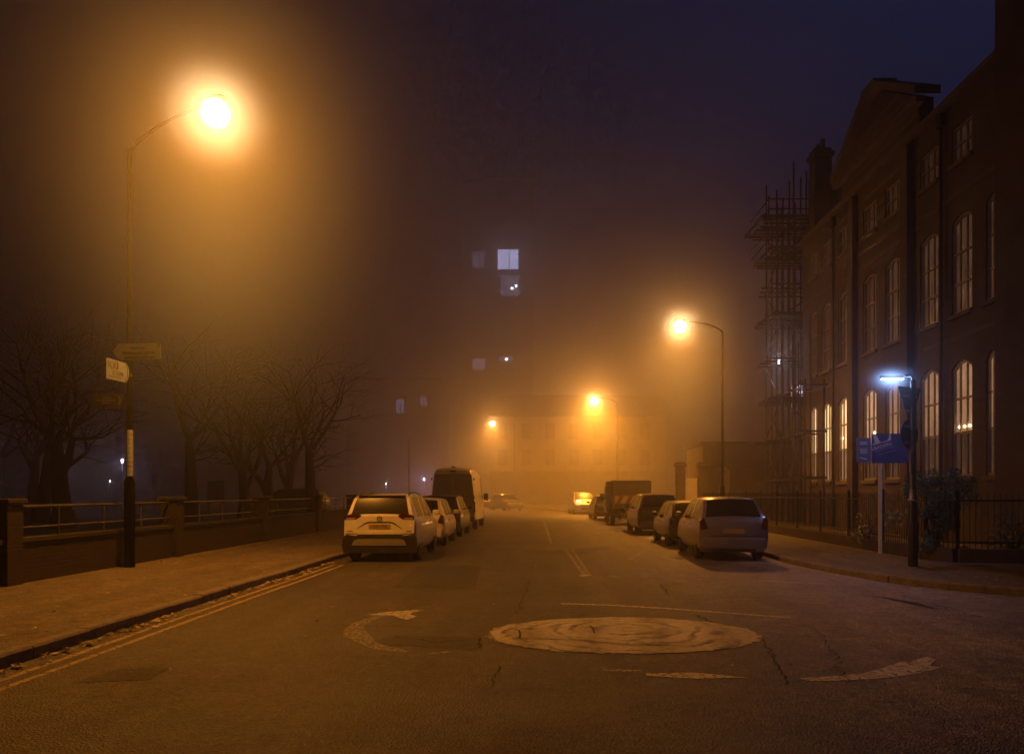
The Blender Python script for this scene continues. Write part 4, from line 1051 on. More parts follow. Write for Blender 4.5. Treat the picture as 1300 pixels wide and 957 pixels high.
# windows
lit_by = {(0, 0): 'lit_a', (0, 1): 'lit_a', (0, 2): 'lit_a', (0, 3): 'lit_a', (0, 4): 'lit_b', (0, 5): 'lit_c', (0, 6): 'lit_c', (0, 7): 'lit_c',
          (1, 1): 'lit_d', (1, 2): 'lit_d', (1, 0): 'lit_d', (1, 3): 'lit_d'}
bulbs = {(0, 1): (.25, .5, .75), (0, 5): (.35, .75), (0, 4): (.3,)}
for fi, ci, y0, y1, z0, z1, rise in wins:
    w = y1 - y0; xf = BX + .045
    fr = MB(); T = .07
    fr.box((xf, y0, z0), (xf + .09, y0 + T, z1)); fr.box((xf, y1 - T, z0), (xf + .09, y1, z1)); fr.box((xf, y0 + T, z0), (xf + .09, y1 - T, z0 + .09))
    top = arch_outline(y0, y1, z0, z1, rise, xf)[2:]
    if rise:
        inner_ = [(x, y0 + (y - y0) * .98 + w * .01, z - .09) for x, y, z in top]
        for p, q, r_, s_ in zip(top, top[1:], inner_[1:], inner_): fr.prism([p, q, r_, s_], (.09, 0, 0))
    else: fr.box((xf, y0 + T, z1 - T), (xf + .09, y1 - T, z1))
    nb = 3 if w > .9 else 2
    for k in range(1, nb):
        y = y0 + w * k / nb; fr.box((xf + .012, y - .022, z0 + .09), (xf + .07, y + .022, z1 + rise * .9))
    hgt = z1 - z0
    for t in ((.40, .72) if fi == 0 else (.5,) if fi == 2 else (.33, .66)):
        fr.box((xf + .010, y0 + T, z0 + hgt * t - .03), (xf + .08, y1 - T, z0 + hgt * t + .03))
    wo_ = off(school, fr).build('window', M['frame_white'], school)
    lm = lit_by.get((fi, ci))
    # lit (or dark) blind and ceiling glow inside the room, glass in the sashes
    pn = MB()
    zs = z0 + hgt * .42 if fi == 0 else z0
    up = arch_outline(y0 - .0, y1 + .0, zs, z1, rise, xf + .115)
    pn.prism(up, (.01, 0, 0)); off(school, pn).build('roller_blind', M[lm] if lm else M['blind'], wo_)
    if fi == 0:
        lo_ = MB(); lo_.box((xf + .115, y0, z0), (xf + .125, y1, zs - .01)); off(school, lo_).build('lower_blind', M['lit_d'] if ci < 5 else M['lit_a'], wo_)
    sl = MB(); sl.box((BX - .10, y0 - .08, z0 - .13), (BX - .003, y1 + .08, z0 - .003)); off(school, sl).build('sill', M['stone'], wo_)
    if (fi, ci) in bulbs:
        q = MB()
        for t in bulbs[(fi, ci)]: q.lathe([(.004, -.04), (.032, -.02), (.038, .01), (.02, .04), (.004, .05)], (xf + .05, y0 + w * t, z0 + hgt * (.46 if ci == 1 else .55)), n=10)
        off(school, q).build('pendant_lamp', M['bulb'], wo_)

# tall chimney shaft of the rear boiler house behind the scaffold
# ------------------------------------------------------------------ scaffold
scaf = thing('scaffold_tower', 'tall tube scaffold with boarded platforms at the far end of the school', 'scaffold', (12.6, 42.0, LZ))
tb_ = MB(); xs_ = [11.5, 12.1, 12.75, 13.5, 14.2, 15.1]; ys_ = [40.6, 41.5, 42.4, 43.4]
for x in xs_:
    for y in ys_: tb_.tube((x, y, .12), (x, y, 17.0 + random.uniform(-.9, 1.8)), .045, n=6)
lv = [2.2, 4.3, 6.4, 8.5, 10.6, 12.3, 13.85, 15.4]
for z in lv:
    for y in ys_: tb_.tube((11.1 - random.random() * .4, y, z), (15.3 + random.random() * .4, y, z + random.uniform(-.05, .05)), .04, n=6)
    for x in xs_: tb_.tube((x + .05, 40.3, z + .08), (x + .05, 43.7, z + .08), .04, n=6)
for z in (13.92, 15.5):
    for h in (.5, 1.0): tb_.tube((10.7, 40.3, z + h), (15.5, 40.3, z + h), .035, n=6); tb_.tube((10.75, 40.2, z + h), (10.75, 43.8, z + h), .035, n=6)
    for x in (10.75, 12.0, 13.2, 14.5): tb_.tube((x, 40.3, z - .1), (x, 40.3, z + 1.15), .035, n=6)
off(scaf, tb_).build('tube_frame', M['scaf'], scaf, smooth=True)
br_ = MB()
for i, (a, c) in enumerate(zip([.2] + lv[:-1], lv)):
    xa, xb = (11.45, 13.85) if i % 2 else (13.85, 11.45)
    br_.tube((xa, 40.5, a), (xb, 40.5, c), .038, n=6)
    br_.tube((11.4, 40.6 if i % 2 else 43.4, a), (11.4, 43.4 if i % 2 else 40.6, c), .038, n=6)
br_.tube((11.0, 40.3, 5.3), (12.4, 40.3, 2.0), .04, n=6); br_.tube((12.2, 40.4, 6.6), (13.8, 40.4, 10.0), .04, n=6)
off(scaf, br_).build('brace', M['scaf'], scaf, smooth=True)
ld_ = MB()
for z in (2.2, 4.3, 8.5, 10.6, 12.6):
    for x in (12.9, 13.3): ld_.tube((x, 41.0, z), (x, 42.3, z + 2.1), .022, n=5)
    for k in range(7): ld_.tube((12.9, 41.1 + k * .17, z + .2 + k * .28), (13.3, 41.1 + k * .17, z + .2 + k * .28), .014, n=5)
off(scaf, ld_).build('ladder', M['scaf'], scaf)
for z, dx in ((13.92, .1), (15.5, .55), (6.5, 0), (10.6, 0)):
    b = MB()
    for k in range(6): b.box((11.0 - dx + random.uniform(-.1, .25), 40.35 + k * .56, z), (15.4 + random.uniform(-.3, .2), 40.35 + k * .56 + .30, z + .045))
    if z > 10: b.box((10.98 - dx, 40.30, z + .05), (15.4, 40.33, z + .22)); b.box((10.95 - dx, 40.34, z + .05), (10.98 - dx, 43.7, z + .22))
    off(scaf, b).build('platform', M['board'], scaf)
b = MB()   # facade run along the last bay
sc2 = thing('scaffold_run', 'low run of scaffold tubes standing against the far ground floor windows', 'scaffold', (12.4, 38.5, LZ))
for y in (36.2, 38.0, 39.8):
    for x in (11.9, 12.75): b.tube((x, y, .12), (x, y, 9.2 if y > 37 else 6.8), .04, n=6)
for z in (2.3, 4.4, 6.5): 
    for x in (11.9, 12.75): b.tube((x, 35.9, z), (x, 40.2, z), .036, n=6)
    for y in (36.2, 38.0, 39.8): b.tube((11.7, y, z + .06), (12.9, y, z + .06), .036, n=6)
off(sc2, b).build('tube_frame', M['scaf'], sc2, smooth=True)
b = MB(); b.tube((11.9, 36.2, .2), (11.9, 38.0, 4.4), .034, n=6); b.tube((11.9, 38.0, 4.4), (11.9, 39.8, .3), .034, n=6); off(sc2, b).build('brace', M['scaf'], sc2)
wlm = thing('site_lamp', 'small bright white work lamp fixed to the scaffold tower', 'lamp', (12.55, 42.6, 8.62))
b = MB(); b.rbox((-.09, -.05, -.02), (.09, .05, .14), .02); b.build('housing', M['plastic'], wlm)
b = MB(); b.rbox((-.08, -.075, .0), (.08, -.052, .12), .01); b.build('lamp_face', M['white_lamp'], wlm)
def plight(parent, loc, energy, col, soft=.05, nm='lamp_light'):
    l = bpy.data.lights.new(nm, 'POINT'); l.energy = energy; l.color = col; l.shadow_soft_size = soft
    o = bpy.data.objects.new(nm, l); C.objects.link(o); o.parent = parent; o.location = loc; return o
plight(wlm, (0, -.2, .06), 60, (.75, .75, 1.0))

scaf.location.x += .65
# low brick outbuilding and the far house behind the scaffold
ob = thing('brick_outbuilding', 'low flat-roofed brick outbuilding beyond the railings behind the lamp column', 'building', (15, 56, LZ))
b = MB(); b.box((10.8, 54, .05), (18.8, 60, 4.9)); off(ob, b).build('wall', M['dark_brick'], ob)
b = MB(); b.box((10.6, 53.8, 4.9), (19, 60.2, 5.1)); off(ob, b).build('flat_roof', M['coping'], ob)
b = MB(); b.box((11.8, 50.5, .05), (18.8, 53.9, 3.1)); off(ob, b).build('lean_to', M['dark_brick'], ob); b = MB(); b.box((11.6, 50.3, 3.1), (18.8, 53.78, 3.25)); off(ob, b).build('lean_to_roof', M['slate'], ob)
fh = thing('rear_house', 'dim house behind the scaffold with one bright white window', 'building', (23.4, 70, LZ))
b = MB(); b.box((20.6, 70, .05), (30, 78, 13.0)); off(fh, b).build('wall', M['dark_brick'], fh)
b = MB(); b.prism([(20.3, 69.8, 13), (25.3, 69.8, 16.5), (30.3, 69.8, 13)], (0, 8.4, 0)); off(fh, b).build('roof', M['slate'], fh)
b = MB(); b.box((21.7, 69.93, 8.6), (23.0, 69.99, 11.2)); w_ = off(fh, b).build('window', M['frame_white'], fh)
b = MB(); b.box((21.78, 69.90, 9.0), (22.15, 69.925, 10.9)); b.box((22.28, 69.9, 10.0), (22.9, 69.925, 11.1)); off(fh, b).build('pane', M['tower_lit'], w_)

# gate piers and gate
for i, (px, lab) in enumerate(((864.5, 'pale square gate pier left of the board gate behind the parked cars'), (893, 'pale square gate pier right of the board gate beside the lamp column'))):
    x = (px - HX) * 45 / F; t = thing('gate_pier', lab, 'gate pier', (x, 45.2, LZ), 0, 'gate piers of the yard')
    b = MB(); b.box((-.24, -.24, 0), (.24, .24, 3.0)); b.build('shaft', M['stone'], t)
    b = MB(); b.rbox((-.32, -.32, 3.0), (.32, .32, 3.16), .02); b.prism([(-.26, -.26, 3.16), (.26, -.26, 3.16), (.26, .26, 3.16), (-.26, .26, 3.16)], (0, 0, .1)); b.build('pier_cap', M['stone'], t)
gt = thing('yard_gate', 'tall pale boarded gate between the two stone piers', 'gate', (8.4, 45.2, LZ))
b = MB()
for k in range(7): b.box((-.42 + k * .105, -.03, .1), (-.42 + k * .105 + .098, .0, 2.35))
b.build('boards', M['stucco'], gt); b = MB()
for z in (.4, 1.9): b.box((-.42, .003, z), (.32, .05, z + .14))
b.build('rail', M['board'], gt)

# railings along the right footway and round the corner
def railing(name, label, pts, H, gap=.125):
    a0 = Vector((*pts[0], LZ)); root = thing(name, label, 'railing', a0)
    bars = MB(); rr = Many(); pl = Many(); ps = Many()
    for p, q in zip(pts, pts[1:]):
        p, q = Vector(p), Vector(q); t = (q - p); L = t.length; t.normalize(); n_ = Vector((-t.y, t.x)); k = gap
        while k < L - .03:
            c = p + t * k; bars.tube((c.x, c.y, LZ + .30), (c.x, c.y, H - .04), .011, n=5); bars.tube((c.x, c.y, H - .04), (c.x, c.y, H + .06), .016, .001, n=5); k += gap
        def barx(mb, z0, z1, hw): mb.new().prism([(p.x + n_.x * hw, p.y + n_.y * hw, z0), (q.x + n_.x * hw, q.y + n_.y * hw, z0), (q.x - n_.x * hw, q.y - n_.y * hw, z0), (p.x - n_.x * hw, p.y - n_.y * hw, z0)], (0, 0, z1 - z0))
        barx(rr, H - .16, H - .12, .02); barx(rr, LZ + .42, LZ + .46, .02); barx(pl, LZ - .05, LZ + .30, .15)
        m = max(1, round(L / 2.5))
        for i in range(m + 1):
            c = p + t * (L * i / m); pm = ps.new(); pm.box((c.x - .03, c.y - .03, LZ + .3), (c.x + .03, c.y + .03, H + .03)); pm.lathe([(.045, H + .03), (.05, H + .07), (.01, H + .13)], (c.x, c.y, 0), n=8)
    tag(off(root, bars).build('picket', M['iron'], root), kind='stuff'); rr.build('rail', M['iron'], root); ps.build('post', M['iron'], root); pl.build('plinth', M['dark_brick'], root)
    return root
railing('iron_railing', 'black spiked iron railing on a low brick plinth in front of the school', [(24, 17.25), (11, 17.3), (9.15, 17.6), (8.85, 18.4), (8.8, 30), (8.8, 43.8)], 1.62)

# climbing shrub at the corner of the railing: dense leaf clumps
def shrub(name, label, loc, sx, sy, sz, n, group=None):
    root = thing(name, label, 'shrub', loc, 0, group)
    st_ = MB(); le = MB()
    for k in range(7):
        a = random.uniform(0, 6.28); e = Vector((math.cos(a) * sx * .6, math.sin(a) * sy * .6, sz * random.uniform(.6, .95)))
        st_.path([(0, 0, 0), e * .4 + Vector((0, 0, sz * .15)), e], [.03, .018, .006], 5)
    st_.build('stem', M['bark'], root)
    cl = [(Vector((random.gauss(0, .45) * sx, random.gauss(0, .45) * sy, sz * random.uniform(.12, .95))), random.uniform(.12, .30)) for _ in range(34)]
    for k in range(n):
        c, r = random.choice(cl); d = Vector((random.gauss(0, 1), random.gauss(0, 1), random.gauss(0, 1))).normalized() * r * random.random() ** .4
        p = c + d; s = random.uniform(.018, .04); u = Vector((random.gauss(0, 1), random.gauss(0, 1), random.gauss(0, .6))).normalized(); v = u.orthogonal().normalized()
        le.add([p - u * s, p + v * s * .55, p + u * s, p - v * s * .55], [(0, 1, 2, 3)])
    le.build('crown', M['leaf'], root); return root
shrub('climbing_shrub', 'leafy dark evergreen shrub climbing the railing behind the road sign', (8.95, 18.25, LZ), .72, .45, 2.05, 11000)
shrub('climbing_shrub', 'low straggling shrub at the foot of the railing by the estate board', (8.78, 21.6, LZ), .35, .35, .95, 900)
shrub('climbing_shrub', 'sparse shrub spilling through the railing at the right edge', (10.35, 17.5, LZ), .6, .35, 1.1, 1100)

# ------------------------------------------------------------------ give way post with sign light
post = thing('road_sign_post', 'black signpost at the corner kerb carrying a triangle and a round sign seen from behind', 'sign post', (7.70, 16.6, LZ))
b = MB(); b.lathe([(.098, 0), (.098, 1.30), (.09, 1.33), (.055, 1.40), (.055, 3.85), (.04, 3.88)], n=16); b.build('pole', M['iron'], post, smooth=True)
b = MB(); b.box((-.06, -.13, .30), (.06, -.098, .9)); b.build('access_door', M['iron'], post)
b = MB(); b.lathe([(.075, 1.36), (.105, 1.38), (.075, 1.42), (.07, 1.62)], n=14); b.build('grey_collar', M['galv'], post, smooth=True)
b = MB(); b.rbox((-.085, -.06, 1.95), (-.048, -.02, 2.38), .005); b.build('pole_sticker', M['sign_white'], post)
face_yaw = math.atan2(.85, -.53) - math.pi / 2
mx = Matrix.Rotation(face_yaw, 4, 'Z')     # local +y = sign face
def sgn(mb): mb.v = [mx @ v for v in mb.v]; return mb
tri = [(-.36, 3.74), (.36, 3.74), (.38, 3.70), (.02, 3.05), (-.02, 3.05), (-.38, 3.70)]
b = MB(); b.prism([(x, .075, z) for x, z in tri], (0, .012, 0)); tp = sgn(b).build('triangle_plate', M['sign_back'], post)
b = MB(); b.prism([(x * .99, .0885, 3.46 + (z - 3.46) * .99) for x, z in tri], (0, .002, 0)); sgn(b).build('sign_face', M['sign_red'], tp)
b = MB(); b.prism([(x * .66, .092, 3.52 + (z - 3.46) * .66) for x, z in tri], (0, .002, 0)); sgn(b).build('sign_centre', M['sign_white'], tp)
b = MB(); b.lathe([(.30, .075), (.305, .082), (.30, .088)], (0, 0, 2.76), 'y', 32); rp_ = sgn(b).build('round_plate', M['sign_back'], post, smooth=True)
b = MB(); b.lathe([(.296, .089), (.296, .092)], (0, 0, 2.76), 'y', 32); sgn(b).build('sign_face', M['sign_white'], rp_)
b = MB()
for z, w in ((3.55, .24), (3.25, .12), (2.92, .2), (2.58, .2)): b.rbox((-w, .052, z - .025), (w, .073, z + .025), .006)
sgn(b).build('bracket', M['galv'], post)
# sign light: an arm carries a bright tube out in front of the triangle
sl_ = thing('sign_light', 'bright blue-white sign light on an arm above the triangular sign', 'lamp', (7.70, 16.6, 3.93 + LZ))
b = MB(); b.tube((0, 0, -.06), (-.03, .0, .04), .03, n=8); b.tube((-.03, 0, .03), (-.10, .16, .04), .02, n=8); b.rbox((-.12, .08, .03), (.02, .2, .09), .02); b.build('bracket_arm', M['iron'], sl_)
b = MB(); b.rbox((-.60, .19, .015), (-.06, .27, .075), .02); hd = b.build('housing', M['iron'], sl_)
b = MB(); b.rbox((-.57, .19, -.012), (-.10, .235, .012), .010); b.build('light_tube', M['led'], hd, smooth=True)
plight(sl_, (-.33, .17, -.16), 44, (.34, .47, 1.0), .06, 'sign_tube_light')
bloom(sl_, (-.36, .21, 0), (.85, .5, .5), BLOOM_B)

# estate agent board on its white post
ea = thing('estate_board', 'blue estate agent board on a white post in front of the railing', 'sign', (8.52, 20.15, LZ), R(-10))
b = MB(); b.rbox((-.038, -.038, -.05), (.038, .038, 2.36), .006); b.build('post', M['white_wood'], ea)
b = MB(); b.tube((.06, .25, 0), (.03, .04, 1.3), .015, n=5); b.build('prop', M['white_wood'], ea)
b = MB(); b.box((-.22, -.062, 2.28), (.66, -.042, 3.02)); bd = b.build('board', M['board_blue'], ea)
b = MB(); b.prism([(-.235, -.062, 2.30), (-.235, -.062, 2.92), (-.57, -.03, 2.92), (-.57, -.03, 2.30)], (0, .02, 0)); sp_ = b.build('side_panel', M['panel_blue'], ea)
Z0 = 2.28; Y = -.064
def bl(mb, pts): mb.prism([(x, Y, z) for x, z in pts], (0, .0015, 0))
b = MB()   # big tilted L of the agent's mark, cropped by the board top
bl(b, [(-.205, 3.02), (-.115, 3.02), (-.03, 2.83), (.0, 2.80), (.16, 2.855), (.19, 2.93), (.205, 3.015), (.23, 3.015), (.245, 2.865), (.215, 2.845), (-.2, 2.735), (-.2, 2.75), (-.13, 2.79)][::-1])
b.build('agent_mark', M['text_lilac'], bd)
rot = Matrix.Translation((.02, Y - .001, 2.70)) @ Matrix.Rotation(R(90), 4, 'X') @ Matrix.Rotation(R(16), 4, 'Z')
text_obj('LEADERS', .125, M['text_lilac'], bd, rot, 'lettering')
b = MB()
for r_, (z, a, c) in enumerate(((2.555, -.12, .30), (2.475, -.05, .34))):
    x = a
    while x < c:
        w = random.uniform(.03, .055); dz = (x - a) * .28; b.prism([(x, Y, z + dz), (x + w, Y, z + dz + w * .28), (x + w, Y, z + dz + w * .28 + .035), (x, Y, z + dz + .035)], (0, .0015, 0)); x += w + .015
b.build('small_lettering', M['text_dim'], bd)
b = MB()   # upright panel lettering reads sideways and is too small to make out
for k, z in enumerate((2.80, 2.755, 2.62, 2.575, 2.53)): b.box((-.50, -.0585 if k % 2 else -.058, z), (-.32, -.056, z + .022))
b.prism([(-.50, -.058, 2.44), (-.33, -.058, 2.39), (-.33, -.058, 2.365), (-.53, -.058, 2.425)], (0, .0015, 0)); b.build('panel_lettering', M['text_lilac'], sp_)

# ------------------------------------------------------------------ park trees (bare), lamps, notice board
def tree_meshes(seed, H, r0, depth=5):
    rnd = random.Random(seed); tk = MB(); cr = MB()
    def grow(p, d, L, r, lev):
        n = 4 if lev < 2 else 3; pts = [p.copy()]; rad = [r]; q = p.copy(); dd = d.copy()
        for i in range(n):
            dd = (dd + Vector((rnd.gauss(0, .13), rnd.gauss(0, .13), rnd.gauss(.05, .10))) * (1 if lev else .35)).normalized(); q = q + dd * L / n
            pts.append(q.copy()); rad.append(r * (1 - .42 * (i + 1) / n) if lev < depth else r * (1 - .8 * (i + 1) / n))
        (tk if lev == 0 else cr).path(pts, rad, 9 if lev == 0 else 5 if lev < 3 else 3)
        if lev >= depth: return
        kids = (5 if lev == 0 else 4 if lev < 3 else 3)
        for k in range(kids):
            i = n if k < 2 else rnd.randint(max(1, n - 2), n); a = rnd.uniform(0, 6.28); sp = rnd.uniform(.5, .95) if lev else rnd.uniform(.45, .9)
            u = dd.orthogonal().normalized(); w = dd.cross(u); nd = (dd * math.cos(sp) + (u * math.cos(a) + w * math.sin(a)) * math.sin(sp)).normalized()
            if lev > 1: nd = (nd + Vector((0, 0, -.12))).normalized()
            grow(pts[i], nd, L * rnd.uniform(.62, .85), rad[i] * rnd.uniform(.5, .68), lev + 1)
    # root flare
    tk.lathe([(r0 * 1.7, -.1), (r0 * 1.25, .25), (r0 * 1.02, .8)], n=9)
    grow(Vector((0, 0, 0)), Vector((0, 0, 1)), H * .30, r0, 0)
    return tk.mesh('trunk', M['bark'], True), cr.mesh('crown', M['twig'])
TM = [tree_meshes(11, 12, .42), tree_meshes(23, 13, .36), tree_meshes(37, 10, .30)]
TREES = [(-20.8, 34.5, 0, 1.0, 'thick bare tree trunk nearest the left edge behind the park wall'),
         (-26.5, 42, 1, 1.1, 'bare tree with straight trunk between the two park lamps'),
         (-30.5, 47.5, 2, 1.2, 'bare park tree left of the far lamp at the left edge'),
         (-18.5, 42, 1, 1.1, 'bare park tree standing to the right of the lamp column'),
         (-14.8, 39.5, 2, 1.1, 'slim bare trunk, left one of the close pair in the park'),
         (-14.9, 43, 0, .8, 'bare trunk, right one of the close pair in the park'),
         (-15.6, 48.5, 2, 1.15, 'bare tree just left of the sideways dark car'),
         (-11.9, 41, 1, .95, 'spreading bare tree with low bough reaching right toward the van'),
         (-40, 58, 0, 1.1, 'faint bare tree deep in the park fog at far left'),
         (-13.2, 27, 0, .95, 'bare tree with overhanging branches behind the railing pier')]
for i, (x, y, k, s, lab) in enumerate(TREES[:9]):
    t = thing('bare_tree', lab, 'tree', (x, y, .10), random.uniform(0, 6.28), 'bare trees in the park'); t.scale = (s, s, s)
    link('trunk', TM[k][0], t); link('crown', TM[k][1], t)
# the long low bough seen left of the van
def park_lamp(label, x, y, h, energy, col=(.72, .68, 1.0), r=.08):
    t = thing('park_lamp', label, 'park lamp', (x, y, .10), 0, 'cool white park lamps')
    b = MB(); b.lathe([(.07, 0), (.07, .6), (.045, .7), (.035, h - .2)], n=8); b.build('post', M['galv'], t, smooth=True)
    b = MB(); b.lathe([(.02, h - .2), (r * .8, h - .14), (r, h), (r * .7, h + r * .7), (.01, h + r)], n=12); b.build('globe', M['white_lamp'], t, smooth=True)
    b = MB(); b.lathe([(r * 1.2, h + r * .75), (r * .5, h + r * 1.25), (.01, h + r * 1.4)], n=12); b.build('cap', M['iron'], t, smooth=True)
    if energy: plight(t, (0, 0, h - .35), energy, col)
park_lamp('cool white park lamp at the far left between tree trunks', -36.5, 60, 3.55, 110)
park_lamp('cool white park lamp just left of the lamp column sticker', -29.1, 55, 3.80, 110)
park_lamp('tiny faint park lamp lowest between the two brighter lamps', -49, 90, 2.9, 0, r=.08)
park_lamp('violet glowing park lamp beside the left edge of the white van', -11.4, 76, 2.9, 380, (.55, .5, 1.0))
park_lamp('small white park lamp left of the van above the dark car', -17.8, 90, 2.6, 120, r=.07)
sp2 = thing('slim_post', 'slim pale post standing in the fog left of the van', 'post', (-8.75 - bend(60) + .9, 60, LZ))
b = MB(); b.lathe([(.06, 0), (.055, 3), (.04, 5.6), (.02, 5.65)], n=8); b.build('shaft', M['galv'], sp2, smooth=True)
b = MB(); b.lathe([(.09, 0), (.09, .06), (.06, .10)], n=8); b.build('base_plate', M['iron'], sp2)
nb_ = thing('notice_board', 'small dark blue notice board on posts in the park', 'notice board', (-20.6, 50, .10))
b = MB(); b.rbox((-.45, -.04, 1.1), (.55, .04, 2.3), .03); b.build('panel', M['sign_blue'], nb_)
b = MB(); b.box((-.50, -.045, 1.1), (-.455, .045, 2.3)); b.build('white_edge', M['sign_white'], nb_)  # white strip along the left edge of the panel
for x in (-.4, .5):
    b = MB(); b.tube((x, 0, 0), (x, 0, 1.12), .04, n=6); b.build('post', M['iron'], nb_)

# ------------------------------------------------------------------ far end: terrace, tower, left block
ter = thing('terrace_house', 'pale stuccoed terrace across the far end of the street', 'building', (2, 104, LZ))
b = MB(); b.box((-7, 104, .05), (16, 114, 4.4)); off(ter, b).build('wall', M['dark_brick'], ter)
b = MB(); b.box((-7, 104.02, 4.6), (16, 113.9, 11.6)); off(ter, b).build('wall', M['stucco'], ter)
b = MB(); b.box((-7.2, 103.85, 4.403), (16.2, 114.1, 4.597)); off(ter, b).build('string_course', M['stucco'], ter)
b = MB(); b.prism([(-7.3, 103.5, 11.6), (-7.3, 109, 15), (-7.3, 114.3, 11.6)], (23.6, 0, 0)); off(ter, b).build('roof', M['slate'], ter)
for k in range(7):
    x = -6 + k * 3.1
    for z in (5.2, 8.6):
        b = MB(); b.box((x, 103.93, z), (x + 1.3, 104.0, z + 2.1)); w_ = off(ter, b).build('window', M['frame_white'], ter)
        b = MB(); b.box((x + .1, 103.9, z + .1), (x + .62, 103.925, z + 2.0)); b.box((x + .68, 103.9, z + .1), (x + 1.2, 103.925, z + 2.0)); off(ter, b).build('pane', M['glass'], w_)

def window_at(parent, px0, py0, px1, py1, y, m, nm='window', mull=True):
    a = P(px0, py1, y); c = P(px1, py0, y)
    b = MB(); b.box((a.x - .12, y - .06, a.z - .12), (c.x + .12, y - .01, c.z + .12)); w = off(parent, b).build(nm, M['room_dark'], parent)
    b = MB(); mid = a.x + (c.x - a.x) * .55
    if mull: b.box((a.x, y - .085, a.z), (mid - .06, y - .062, c.z)); b.box((mid + .06, y - .085, a.z), (c.x, y - .062, c.z))
    else: b.box((a.x, y - .085, a.z), (c.x, y - .062, c.z))
    off(parent, b).build('pane', m, w); return w
TY = 128
tw = thing('tower_block', 'dark concrete tower block almost lost in fog with a few lit windows high up', 'building', (-5, TY, LZ))
a = P(585, 300, TY); c = P(676, 300, TY)
b = MB(); b.box((a.x, TY, .05), (c.x, TY + 14, 52)); off(tw, b).build('wall', M['concrete'], tw)
b = MB()
for k in range(1, 18): b.box((a.x - .06, TY - .045, k * 2.8), (c.x + .06, TY - .003, k * 2.8 + .35))
off(tw, b).build('floor_band', M['concrete'], tw)
window_at(tw, 632, 317, 658, 342, TY, M['tower_lit']); window_at(tw, 600, 320, 615, 340, TY, M['tower_dim'])
window_at(tw, 636, 350, 659, 376, TY, M['tower_dim'])
w_ = window_at(tw, 634, 452, 652, 459, TY, M['tower_dim']); window_at(tw, 600, 455, 616, 470, TY, M['tower_dim'])
b = MB()
for px, py in ((650, 366), (655, 363), (643, 456)):
    p = P(px, py, TY - .2); b.lathe([(.01, -.25), (.22, -.1), (.22, .1), (.01, .25)], p, n=8)
off(tw, b).build('ceiling_lamp', M['tower_spot'], tw)
lb_ = thing('flat_block', 'faint low block of flats behind the park trees with two dim windows', 'building', (-24, 112, LZ))
a = P(440, 480, 112); c = P(560, 480, 112)
b = MB(); b.box((a.x, 112, .05), (c.x, 122, 17.5)); off(lb_, b).build('wall', M['concrete'], lb_); b = MB(); b.box((a.x - .3, 111.7, 17.5), (c.x + .3, 122.3, 17.8)); off(lb_, b).build('flat_roof', M['slate'], lb_)
window_at(lb_, 503, 507, 513, 525, 112, M['tower_dim']); window_at(lb_, 534, 504, 542, 515, 112, M['tower_dim'])

# ------------------------------------------------------------------ fog, sky, camera
def fog_bank(name, dens, g, lo, hi):
    fm = bpy.data.materials.new(name); fm.use_nodes = True; nt = fm.node_tree; nt.nodes.clear()
    out = nt.nodes.new('ShaderNodeOutputMaterial'); v = nt.nodes.new('ShaderNodeVolumeScatter')
    v.inputs['Color'].default_value = (.97, .95, .94, 1); v.inputs['Density'].default_value = dens; v.inputs['Anisotropy'].default_value = g
    nt.links.new(v.outputs[0], out.inputs['Volume'])
    b = MB(); b.box(lo, hi); return tag(b.build(name, fm), kind='stuff')
fog_bank('thin_fog', .0042, .87, (-170, -30, -1.0), (170, 260, 40))
tm = bpy.data.materials.new('thick_fog'); tm.use_nodes = True; nt = tm.node_tree; nt.nodes.clear()
out = nt.nodes.new('ShaderNodeOutputMaterial'); v = nt.nodes.new('ShaderNodeVolumeScatter'); at = N(nt, 'ShaderNodeAttribute', attribute_name='density')
v.inputs['Color'].default_value = (.97, .95, .94, 1); v.inputs['Anisotropy'].default_value = .70
nt.links.new(at.outputs['Fac'], v.inputs['Density']); nt.links.new(v.outputs[0], out.inputs['Volume'])
def bank_field(ng, pos, vc):
    sp = ng.nodes.new('ShaderNodeSeparateXYZ'); ng.links.new(pos, sp.inputs[0])
    mr = ng.nodes.new('ShaderNodeMapRange'); mr.inputs['From Min'].default_value = 34; mr.inputs['From Max'].default_value = 52; mr.inputs['To Max'].default_value = .019
    ng.links.new(sp.outputs[1], mr.inputs['Value']); ng.links.new(mr.outputs[0], vc.inputs['Density'])
    vc.inputs['Min'].default_value = (-160, 32, -2); vc.inputs['Max'].default_value = (160, 250, 58)
tag(volume_object('thick_fog', volume_group('thick_fog', tm, (9, 19, 5), bank_field), tm), kind='stuff')

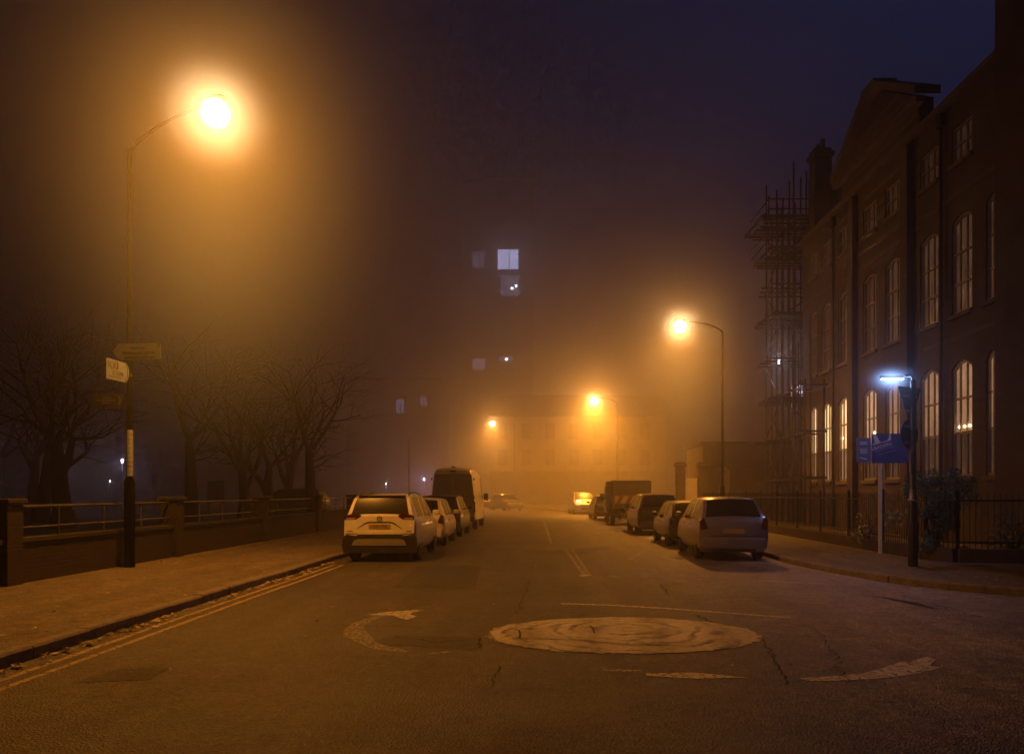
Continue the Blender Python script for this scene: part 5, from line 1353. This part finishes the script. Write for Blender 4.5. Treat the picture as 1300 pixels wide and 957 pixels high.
w = bpy.data.worlds.new('World'); bpy.context.scene.world = w; w.use_nodes = True; nt = w.node_tree; bg = nt.nodes['Background']
tc = nt.nodes.new('ShaderNodeTexCoord'); sx = nt.nodes.new('ShaderNodeSeparateXYZ'); nt.links.new(tc.outputs['Generated'], sx.inputs[0])
az = N(nt, 'ShaderNodeMath', operation='MULTIPLY'); zc_ = ramp(nt, sx.outputs[2], -.05, .35)
nt.links.new(ramp(nt, sx.outputs[0], -.25, .55), az.inputs[0]); nt.links.new(zc_, az.inputs[1])
ay = N(nt, 'ShaderNodeMath', operation='MULTIPLY'); nt.links.new(az.outputs[0], ay.inputs[0]); nt.links.new(ramp(nt, sx.outputs[1], .1, .6), ay.inputs[1]); az = ay
col = mixrgb(nt, az.outputs[0], (.0016, .0010, .0012), (.020, .026, .084))
nt.links.new(col, bg.inputs['Color']); bg.inputs['Strength'].default_value = 1.0

cam = bpy.data.cameras.new('camera'); co = bpy.data.objects.new('camera', cam); C.objects.link(co)
co.location = (0, 0, EYE); co.rotation_euler = (R(90), 0, 0)
cam.sensor_width = 36; cam.lens = 36 * F / 1300
cam.shift_x = -(HX - 650) / 1300; cam.shift_y = (HY - 478.5) / 1300
cam.clip_start = .05; cam.clip_end = 1500
sc = bpy.context.scene; sc.camera = co
sc.render.engine = 'CYCLES'
cy = sc.cycles; cy.use_denoising = True
try: cy.denoiser = 'OPENIMAGEDENOISE'; cy.denoising_input_passes = 'RGB_ALBEDO_NORMAL'
except Exception: pass
cy.use_adaptive_sampling = True; cy.adaptive_threshold = .025; cy.adaptive_min_samples = 24; cy.max_bounces = 6; cy.diffuse_bounces = 2; cy.glossy_bounces = 3; cy.volume_bounces = 2; cy.transparent_max_bounces = 8; cy.transmission_bounces = 2
cy.sample_clamp_indirect = 4; cy.use_light_tree = True; cy.caustics_reflective = False; cy.caustics_refractive = False
cy.volume_step_rate = 2.2
sc.view_settings.view_transform = 'Standard'; sc.view_settings.look = 'None'; sc.view_settings.exposure = 0; sc.view_settings.gamma = 1
